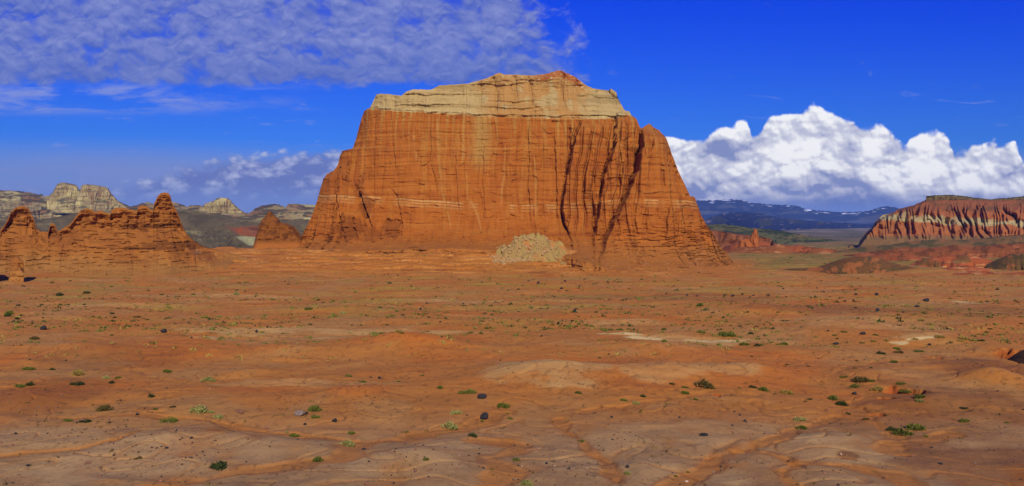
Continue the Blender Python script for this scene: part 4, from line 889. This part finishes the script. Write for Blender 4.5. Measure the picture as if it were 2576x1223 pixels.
S_NAMED = [
 (67,926,29,'g','grey-green shrub on stony ground near the left frame edge, above two low shrubs'),
 (197,938,38,'y','dry yellow-green tuft on dark stony ground left, above a round dark shrub'),
 (196,965,28,'d','round dark green shrub below the dry yellow tuft at left'),
 (130,929,15,'d','small dark shrub between the grey-green shrub and the dry tuft at left'),
 (522,954,36,'p','pale silvery sage shrub alone on a pinkish patch left of centre'),
 (419,933,24,'g','low green shrub up-left of the pale silvery sage'),
 (380,995,19,'d','small upright dark green shrub alone on orange ground left'),
 (267,1027,42,'o','wide olive shrub on the left, the widest above the pale clay flat'),
 (498,1027,45,'p','widest pale green shrub left of centre with smaller ones trailing at its right'),
 (527,1036,18,'p','small pale shrub touching the right foot of the widest pale shrub'),
 (549,1047,26,'p','pale shrub lowest right of the pale trio left of centre'),
 (428,1058,34,'g','bright green shrub on the edge of the left clay flat'),
 (794,1029,36,'g','bright yellow-green shrub just right of the square grey boulder'),
 (790,1048,22,'g','low green shrub beneath the bright one right of the square grey boulder'),
 (736,1094,26,'g','green shrub below and left of the square grey boulder'),
 (872,1114,36,'p','spiky pale green shrub beside the sandy wash left of centre'),
 (549,1167,48,'d','wide dark green shrub at the tip of the orange wash, bottom left'),
 (802,1156,30,'g','compact green shrub on the orange wash edge, bottom left of centre'),
 (349,1152,18,'o','small dark shrub beside the thin gully on the left clay flat'),
 (217,1059,22,'d','dark shrub at the left margin of the clay flat'),
 (1181,985,34,'g','round bright green shrub up-left of the rectangular black boulder'),
 (1263,1019,34,'g','low wide green shrub between and right of the two black boulders'),
 (1144,1038,28,'p','pale flat shrub left of the pyramidal black boulder'),
 (1128,1070,38,'p','bushy pale green shrub below left of the pyramidal black boulder'),
 (1282,1052,15,'g','small green shrub right of the pyramidal black boulder'),
 (1214,1059,12,'g','tiny green shrub directly beneath the pyramidal black boulder'),
 (1188,1094,28,'d','flat dark shrub on the head of the central wash'),
 (1296,1155,22,'g','vivid green shrub beside the bend of the central wash near the bottom'),
 (1322,1213,32,'p','pale shrub cut by the bottom edge right of the central wash'),
 (1464,1109,15,'g','small green shrub at the bend of the narrow brown gully right of centre'),
 (1618,996,17,'d','dark green shrub at the foot of the pink clay swell right of centre'),
 (1768,965,48,'o','large olive-brown shrub standing above an eroded bank right of centre'),
 (1891,973,18,'d','small round dark shrub left of a wider green one on the clay bank'),
 (1922,979,30,'g','wide green shrub right of the round dark one on the clay bank'),
 (1975,986,30,'y','yellow dry tuft along the clay bank right of the wide green shrub'),
 (2163,955,36,'o','large olive shrub in the curve of the right wash'),
 (2151,973,26,'g','pale-topped green shrub just below the large olive shrub in the wash curve'),
 (2208,978,28,'y','dry yellow tuft at the left lip of the eroded red pit'),
 (2273,982,24,'g','green shrub growing in the eroded red pit at right'),
 (2311,998,26,'g','green shrub under the right end of the eroded red pit'),
 (2098,1001,28,'g','green shrub with shadow left, below the wash curve at right'),
 (2119,1015,30,'d','dark shrub down-right of another green shrub below the wash curve'),
 (2009,1054,30,'p','pale straw-green shrub above the neck of the right wash'),
 (2016,1075,30,'g','green shrub on the neck of the right wash under the pale one'),
 (2298,1074,44,'g','tallest of the big green shrub clump at lower right'),
 (2268,1088,42,'g','middle front shrub of the big green clump at lower right'),
 (2242,1080,26,'d','left dark shrub of the big green clump at lower right'),
 (2329,1097,14,'g','tiny green shrub down-right of the big green clump'),
 (2424,1058,26,'g','green shrub alone on reddish ground far lower right'),
 (2422,1026,18,'d','dark shrub above the lone green one, far lower right'),
 (1821,840,36,'g','wide green shrub on the upper edge of the whitish wash'),
 (1761,835,22,'g','low green shrub left of the wide one above the whitish wash'),
 (1871,865,24,'g','green shrub on the lower edge of the whitish wash'),
 (1905,868,18,'d','dark mound-like shrub right of a green one below the whitish wash'),
 (149,741,20,'d','dark shrub left of two on the plain below the left ridge'),
 (217,736,18,'d','dark shrub right of two on the plain below the left ridge'),
 (26,787,26,'g','cluster shrub at the left frame edge, uppermost of three'),
 (773,776,20,'g','lone grey-green shrub on the plain below the small spire'),
 (86,850,24,'o','low brown-green shrub below the left black boulder'),
 (48,970,26,'g','flat green shrub at the left frame edge beside a darker one'),
 (77,966,24,'d','dark shrub right of the flat green one at the left edge'),
]
for u_, v_, w_, k_, l_ in S_NAMED: put_shrub(u_, v_, w_, k_, l_)
S_MORE = [(269,950,20,'p'),(296,950,16,'g'),(282,962,16,'d'),(169,1057,20,'g'),(390,1028,14,'g'),(436,1023,12,'d'),(1063,944,10,'g'),(1109,975,18,'g'),(882,1089,18,'g'),(1024,1086,10,'g'),(1073,1154,18,'g'),(1453,987,17,'g'),(1689,965,13,'d'),(1508,900,10,'g'),(1597,1013,20,'p'),(1566,1005,18,'g'),(1577,1190,18,'p'),(1277,1040,12,'g'),(1003,959,10,'g'),(913,960,16,'g'),(875,945,16,'g'),
 (1720,973,16,'g'),(1720,987,20,'g'),(1748,1004,15,'g'),(1794,977,11,'g'),(1949,991,10,'g'),(1859,975,9,'g'),(1890,896,9,'d'),(1979,917,8,'d'),(2032,921,9,'d'),(2192,958,15,'g'),(2263,964,20,'g'),(2312,1008,20,'p'),(2131,1040,13,'d'),(2038,1004,13,'o'),(2177,1054,17,'o'),(2533,1063,12,'g'),(2247,910,18,'g'),(2213,888,20,'d'),(2155,907,9,'o'),(2150,926,11,'o'),(2129,947,10,'g'),(2117,948,13,'g'),(2307,883,22,'g'),
 (1890,838,16,'d'),(1973,865,19,'g'),(2121,834,14,'g'),(2201,842,13,'g'),(2098,843,11,'g'),(2167,862,11,'g'),(2194,857,14,'y'),(2256,876,20,'g'),(2263,886,20,'o'),(2524,854,14,'y'),(2489,827,11,'d'),(2483,835,12,'g'),(1763,767,22,'g'),(959,838,14,'g'),(1010,837,10,'g'),(1075,834,9,'g'),(1185,837,12,'g'),(1209,838,13,'g'),(1222,826,12,'g'),(1332,832,10,'g'),(1371,828,12,'g'),(1390,817,11,'g'),(1409,817,8,'g'),(1457,815,11,'g'),(1474,817,12,'g'),(1488,821,11,'g'),(1535,829,14,'g'),(1560,829,13,'g'),(1671,828,14,'g'),(1671,858,16,'g'),(1532,776,16,'y'),(861,787,16,'p'),(1103,782,13,'p'),(1335,771,13,'p'),
 (407,741,12,'g'),(486,740,11,'g'),(594,739,18,'p'),(19,793,16,'d'),(43,801,15,'d'),(281,788,13,'d'),(346,797,14,'d'),(551,796,15,'p'),(665,793,13,'p'),(323,821,14,'g'),(513,797,22,'g'),(2230,856,15,'y'),(2300,852,16,'y'),(2360,846,20,'y'),(2420,850,22,'y'),(2470,856,14,'d')]
def zone(v_): return 'near' if v_ > 930 else ('middle' if v_ > 800 else 'far')
ZL = {'near': 'small unremarkable sage shrub scattered over the nearer desert floor', 'middle': 'small sage shrub dotted along the pale wash in the middle plain', 'far': 'tiny sage shrub speck on the far plain below the butte'}
for u_, v_, w_, k_ in S_MORE: put_shrub(u_, v_, w_, k_, ZL[zone(v_)], 'small shrubs on the %s plain' % zone(v_))
rr = random.Random(5)
for i in range(64):
    v_ = rr.choice([rr.uniform(690, 800), rr.uniform(700, 860), rr.uniform(880, 1200)]); u_ = rr.uniform(5, 2571)
    if v_ < 740 and u_ < 90: continue
    if v_ > 860 and i % 3: wp = rr.choice(WASH)[0]; q_ = rr.choice(wp); u_ = q_[0] + rr.gauss(0, 40); v_ = min(q_[1] + rr.gauss(0, 9), 1215)
    if not 5 < u_ < 2571: continue
    put_shrub(u_, v_, rr.uniform(6, 11) * (1 if v_ < 860 else .9), rr.choice('gggddp'), ZL[zone(v_)], 'small shrubs on the %s plain' % zone(v_))
# countless far scrub as one object per tone
def scatter(name, n, urng, vrng, wr, mt, seed, gate=None, tall=.5, nl=9):
    r = random.Random(seed); V, Fc = [], []
    uu = np.array([r.uniform(*urng) for _ in range(n)]); vv = np.array([vrng[0] + (vrng[1] - vrng[0]) * r.random() ** 1.2 for _ in range(n)])
    y = CH * F / (vv - V0); x = (uu - U0) / F * y
    keep = np.ones(n, bool)
    if gate is not None: keep = gate(x, y, uu, vv)
    x, y = x[keep], y[keep]; z = gfast(x, y)
    for a_, b_, c_ in zip(x, y, z):
        s = r.uniform(*wr) * (.6 + r.random() ** 3 * 1.2)
        for _ in range(nl):
            th = r.uniform(0, 6.28); q = r.uniform(.1, 1) * s; p = Vector((a_ + q * math.cos(th), b_ + q * math.sin(th), c_ + (s - q) * tall * r.uniform(.2, 1)))
            d_ = Vector((r.gauss(0, .5), r.gauss(0, .5), 1)).normalized() * s * tall * .7; e_ = Vector((r.gauss(0, 1), r.gauss(0, 1), r.gauss(0, .3))).normalized() * s * .28
            k = len(V); V += [p - e_ - d_ * .5, p + e_ - d_ * .5, p + d_]; Fc.append((k, k + 1, k + 2))
    ob = mesh_np(name, np.array([tuple(q) for q in V]), np.array(Fc), mt, smooth=False); return tag(ob, kind='stuff')
gA = lambda x, y, u, v_: (fbm(x / 40, y / 16, 3, 201) > -.08) & ~((u > 700) & (u < 1850) & (v_ < 655)) & ~((u < 520) & (v_ < 700))
scatter('scrub', 5600, (-200, 2800), (632, 870), (.3, .8), LM['g'], 1, gA)
scatter('scrub', 3000, (-200, 2800), (640, 830), (.3, .8), LM['d'], 2, gA)
scatter('dry_grass', 2000, (-200, 2800), (650, 900), (.3, .8), LM['y'], 3, gA)
gB = lambda x, y, u, v_: fbm(x / 14, y / 12, 3, 202) > .08
scatter('dry_grass', 1300, (-200, 2800), (860, 1250), (.08, .22), LM['w'], 4, gB, .9)
scatter('dry_grass', 1800, (-200, 2800), (860, 1250), (.10, .26), LM['o'], 6, gB, .6)

def rockmat(name, c1, c2):
    m = bpy.data.materials.new(name); m.use_nodes = True; n = m.node_tree; bs = n.nodes['Principled BSDF']; bs.inputs['Roughness'].default_value = .85
    tc_ = n.nodes.new('ShaderNodeNewGeometry'); f = noise(n, E(n, tc_.outputs['Position']), 4.0, 5, .6).ss(.3, .7)
    c = mix(n, f, tuple(c1), tuple(c2)); n.links.new(c.s, bs.inputs['Base Color']); return m
RMt = {'b': rockmat('basalt', lin(14, 12, 12), lin(36, 30, 28)), 'n': rockmat('brown_stone', lin(92, 56, 40), lin(134, 88, 64)), 'w': rockmat('pale_stone', lin(150, 122, 100), lin(188, 158, 134)),
       'k': rockmat('grey_stone', lin(84, 70, 60), lin(126, 104, 88)), 'c': rockmat('cream_rubble', lin(176, 134, 72) * .58, lin(212, 170, 104) * .64)}
def rock_arrays(seed, sx=1, sy=.8, sz=.7, n=14, m_=9):
    r = random.Random(seed); pl = [(Vector((r.gauss(0, 1), r.gauss(0, 1), r.gauss(0, .8))).normalized(), r.uniform(.5, .82)) for _ in range(10)]
    V, Fc = [], []
    for i in range(m_ + 1):
        for j in range(n):
            ph = math.pi * i / m_; th = 2 * math.pi * j / n; d_ = Vector((math.sin(ph) * math.cos(th), math.sin(ph) * math.sin(th), math.cos(ph))); k = 1.0
            for nv, dd_ in pl:
                q = d_.dot(nv)
                if q > 0: k = min(k, dd_ / q)
            k *= 1 + r.uniform(-.03, .03); V.append((d_.x * k * sx * .5, d_.y * k * sy * .5, d_.z * k * sz * .5))
    for i in range(m_):
        for j in range(n): Fc.append((i * n + j, (i + 1) * n + j, (i + 1) * n + (j + 1) % n, i * n + (j + 1) % n))
    return np.array(V), np.array(Fc)
RKM = {}
def rock_obj(i, kind, name, shp=(1, .8, .7)):
    key = (i, kind, shp)
    if key not in RKM:
        V, Fc = rock_arrays(300 + i, *shp); ob = mesh_np(name, V, Fc, RMt[kind], smooth=False, link=False); RKM[key] = ob.data; bpy.data.objects.remove(ob)
    o_ = bpy.data.objects.new(name, RKM[key]); COL.objects.link(o_); return o_
def put_rock(u, v_, w, kind, label, group=None, name='boulder', shp=(1, .8, .7), cat='boulder'):
    w = w * 1.25
    x, y, z = hit(u, v_ + w * shp[2] * .35); s = w / F * y
    o_ = rock_obj(random.randrange(6), kind, name, shp); o_.location = (x, y, z + s * shp[2] * .30); o_.scale = (s, s, s)
    o_.rotation_euler = (random.uniform(-.1, .1), random.uniform(-.1, .1), random.uniform(-.3, .3)); return tag(o_, label, cat, group)
B_NAMED = [(1215,997,20,'b','rectangular black boulder on sand right of a round green shrub',(1.15,.8,.6)),
 (1221,1047,19,'b','pyramidal black boulder on the central sandy ground',(1.1,.9,.9)),
 (1174,1044,5,'b','tiny black stone left of the pyramidal black boulder',(1,.8,.7)),
 (755,1040,22,'k','square grey-brown boulder on orange sand left of a bright shrub',(1.1,.9,.65)),
 (771,1040,8,'b','small dark rock leaning against the square grey boulder on its right',(1,.9,.9)),
 (604,1035,13,'n','brown rock lying left of the square grey boulder',(1.2,.8,.6)),
 (672,1075,10,'n','tilted brown rock below left of the square grey boulder',(1.1,.8,.7)),
 (955,950,9,'b','small black rock left of centre on the pink strip',(1,.8,.7)),
 (111,825,14,'b','black boulder farthest left on the plain',(1.1,.9,.8)),(411,832,13,'b','wide black boulder on the left end of the pale wash',(1.2,.9,.8)),
 (646,833,9,'b','narrow black boulder on the pale wash, right of the wide one',(.8,.8,.9)),(1354,711,6.5,'b','black boulder directly below the pale rockfall',(.9,.8,1)),
 (1058,777,6,'b','black boulder left of centre on the middle plain',(.9,.8,1)),(1447,780,7.5,'b','black boulder with dark shadow right of centre on the middle plain',(1,.8,.95)),
 (2208,780,9.5,'b','square upright black boulder on the right plain',(.95,.8,.95)),(2329,754,13,'b','wide black boulder above the square upright one at right',(1.2,.8,.6)),
 (2307,770,10,'b','low black boulder between wide and square ones at right',(1.2,.8,.6)),(2205,740,8,'b','dark boulder on the yellow grass strip at right',(1,.8,.9)),
 (2170,838,12,'b','black boulder at the right end of the shrub row',(1.1,.8,.65)),(2102,864,12,'b','black boulder on the edge of the whitish wash at right',(1.1,.8,.6)),
 (2149,989,10,'b','black rock below the wash curve at right',(1,.8,.8)),(1874,1058,8.5,'b','black rock alone on the pale brown flat right of centre',(1,.8,.8)),
 (1578,1173,9,'b','black jagged rock near the bottom right of centre',(.9,.8,.9)),(1293,1206,8,'k','grey rock near the bottom edge right of the central wash',(1,.8,.7)),
 (920,1216,12,'n','brown rock at the bottom edge left of the central wash',(1,.8,.8)),(222,1164,11,'n','brown rock on the left clay flat, upper of two',(1.2,.8,.5)),
 (250,1196,11,'n','brown rock on the left clay flat, lower of two',(1.2,.8,.5)),(404,1209,10,'n','brown rock at the edge of the orange wash, bottom left',(1.1,.8,.6)),
 (1770,1093,15,'b','dark low rock under the black rock right of centre',(1.3,.8,.5)),(2365,1166,9,'b','dark rock on reddish gravel at lower right',(1.2,.8,.5)),
 (1728,1211,8,'w','white stone in the lower right wash near the bottom edge',(1.1,.8,.6)),(2115,1142,7,'w','white stone beside the dark patch at lower right',(1,.8,.7))]
for u_, v_, w_, k_, l_, s_ in B_NAMED: put_rock(u_, v_, w_, k_, l_, shp=s_)
B_MORE = [(642,819,4),(482,849,6),(255,825,4),(719,755,4),(1421,707,6),(1412,725,7),(1458,719,5),(1529,709,5.5),(1315,719,3.5),(1074,763,5),(1165,763,5),(1337,758,4.5),(1108,809,6),(1111,847,5.5),(1363,845,6),(1677,738,5),(1532,891,5),(1729,742,6),(1753,744,5),(1822,744,6),(1933,742,7),(1970,726,5),(2072,734,6),(2153,740,7),(2125,757,6.5),(2272,785,5),(2084,832,6),(2338,866,8),(933,949,5),(841,1057,13),(346,1042,9),(286,1145,6),(70,1171,8),(768,1067,8),(1709,1049,6),(1814,1174,6),(1844,744,8),(1868,740,6),(1895,743,5)]
for u_, v_, w_ in B_MORE:
    z_ = 'near' if v_ > 900 else 'far'
    put_rock(u_, v_, w_, 'b', 'small black boulder dotted on the far plain' if z_ == 'far' else 'small black rock lying on the near desert floor', 'small black boulders on the %s plain' % z_)
rr = random.Random(9)
for i in range(230):
    v_ = 1223 - 320 * rr.random() ** 1.3; u_ = rr.uniform(3, 2573)
    if rr.random() < .35: u_ = rr.gauss(380, 120); v_ = rr.gauss(1110, 40)
    elif rr.random() < .35: u_ = rr.gauss(1850, 250); v_ = rr.gauss(1190, 30)
    v_ = min(max(v_, 880), 1225)
    k_ = rr.choice('bbbnnnnnkkw') if i % 9 == 0 else rr.choice('bbnnnk'); nm = {'b': 'black', 'n': 'brown', 'k': 'grey', 'w': 'pale'}[k_]
    put_rock(u_, v_, rr.uniform(2.5, 5.5), k_, 'small %s stone strewn on the near clay flats' % nm, '%s stones strewn on the near clay flats' % nm, 'stone', cat='stone')
# gravel litter
def gravel(name, n, vr, wr, kind, seed, gate=None, place=None):
    r = random.Random(seed); base = [rock_arrays(700 + i, 1, .8, .6, 6, 4) for i in range(4)]
    uu = np.array([r.uniform(-250, 2830) for _ in range(n)]); vv = np.array([r.uniform(*vr) for _ in range(n)])
    y = CH * F / (vv - V0); x = (uu - U0) / F * y
    if place is not None: x, y = place(r, n)
    if gate is not None: k = gate(x, y); x, y = x[k], y[k]
    z = gfast(x, y)
    Vs, Fs = [], []; off_ = 0
    for i in range(len(x)):
        V, Fc = base[i % 4]; s = r.uniform(*wr) * (.5 + r.random() ** 4 * 1.6); a_ = r.uniform(0, 6.28); c_, s_ = math.cos(a_), math.sin(a_)
        zz = z[i] if z is not None else place.z(x[i], y[i])
        Vs.append(np.stack([(V[:, 0] * c_ - V[:, 1] * s_) * s + x[i], (V[:, 0] * s_ + V[:, 1] * c_) * s + y[i], V[:, 2] * s + zz + s * .12], 1)); Fs.append(Fc + off_); off_ += len(V)
    return tag(mesh_np(name, np.concatenate(Vs), np.concatenate(Fs), RMt[kind], smooth=False), kind='stuff')
gC = lambda x, y: fbm(x / 16, y / 12, 3, 203) > .02
gravel('gravel', 5200, (880, 1260), (.10, .26), 'n', 1, gC)
gravel('gravel', 2600, (870, 1260), (.10, .26), 'b', 2, gC)
gravel('gravel', 260, (870, 1260), (.08, .2), 'w', 3, gC)
# rubble on the talus cone
dg = bpy.context.evaluated_depsgraph_get(); dg.update()
from mathutils.bvhtree import BVHTree
tal = bpy.data.objects['talus_slope']; bt = BVHTree.FromObject(tal, dg); gt = None
def rub():
    r = random.Random(4); base = [rock_arrays(800 + i, 1, .8, .8, 7, 5) for i in range(5)]; Vs, Fs = [], []; o2 = 0
    for i in range(5200):
        u_ = r.gauss(1318, 48); 
        if u_ > 1422 or u_ < 1222: continue
        x = (u_ - U0) / F * 430; y = r.uniform(398, 455)
        h = bt.ray_cast(Vector((x, y, 60)), Vector((0, 0, -1)))[0]; gz = float(gfast(x, y))
        z = max(h.z if h else -9, gz)
        vv = V0 - F * (z - CH) / y
        if vv < ip(u_, [(1220,640),(1240,600),(1260,596),(1330,598),(1380,602),(1425,640)]) + r.uniform(-2, 3) or vv > ip(u_, [(1220,640),(1250,668),(1310,658),(1420,655)]) + r.uniform(-6, 2): continue
        s = r.uniform(.3, .9) * (1 + 3.2 * r.random() ** 9); V, Fc = base[i % 5]; a_ = r.uniform(0, 6.28); c_, s_ = math.cos(a_), math.sin(a_)
        Vs.append(np.stack([(V[:, 0] * c_ - V[:, 1] * s_) * s + x, (V[:, 0] * s_ + V[:, 1] * c_) * s + y, V[:, 2] * s + z + s * .15], 1)); Fs.append(Fc + o2); o2 += len(V)
    tag(mesh_np('rubble', np.concatenate(Vs), np.concatenate(Fs), RMt['c'], smooth=False), kind='stuff')
rub()

# ------------------------------------------------------------------ haze
def haze():
    x0, x1, y0, y1, z0, z1 = -19000, 19000, -400, 13600, -120, 420
    V = [(x, y, z) for z in (z0, z1) for y in (y0, y1) for x in (x0, x1)]
    Fc = [(0, 2, 3, 1), (4, 5, 7, 6), (0, 1, 5, 4), (2, 6, 7, 3), (0, 4, 6, 2), (1, 3, 7, 5)]
    m = bpy.data.materials.new('haze'); m.use_nodes = True; n = m.node_tree; n.nodes.clear()
    o_ = n.nodes.new('ShaderNodeOutputMaterial'); pv = n.nodes.new('ShaderNodeVolumePrincipled')
    pv.inputs['Color'].default_value = (.30, .52, 1.0, 1); pv.inputs['Density'].default_value = 3.2e-5; pv.inputs['Anisotropy'].default_value = 0.1
    n.links.new(pv.outputs[0], o_.inputs['Volume'])
    ob = mesh_np('haze', np.array(V, float), np.array(Fc), m, smooth=False); tag(ob, kind='stuff')
haze()
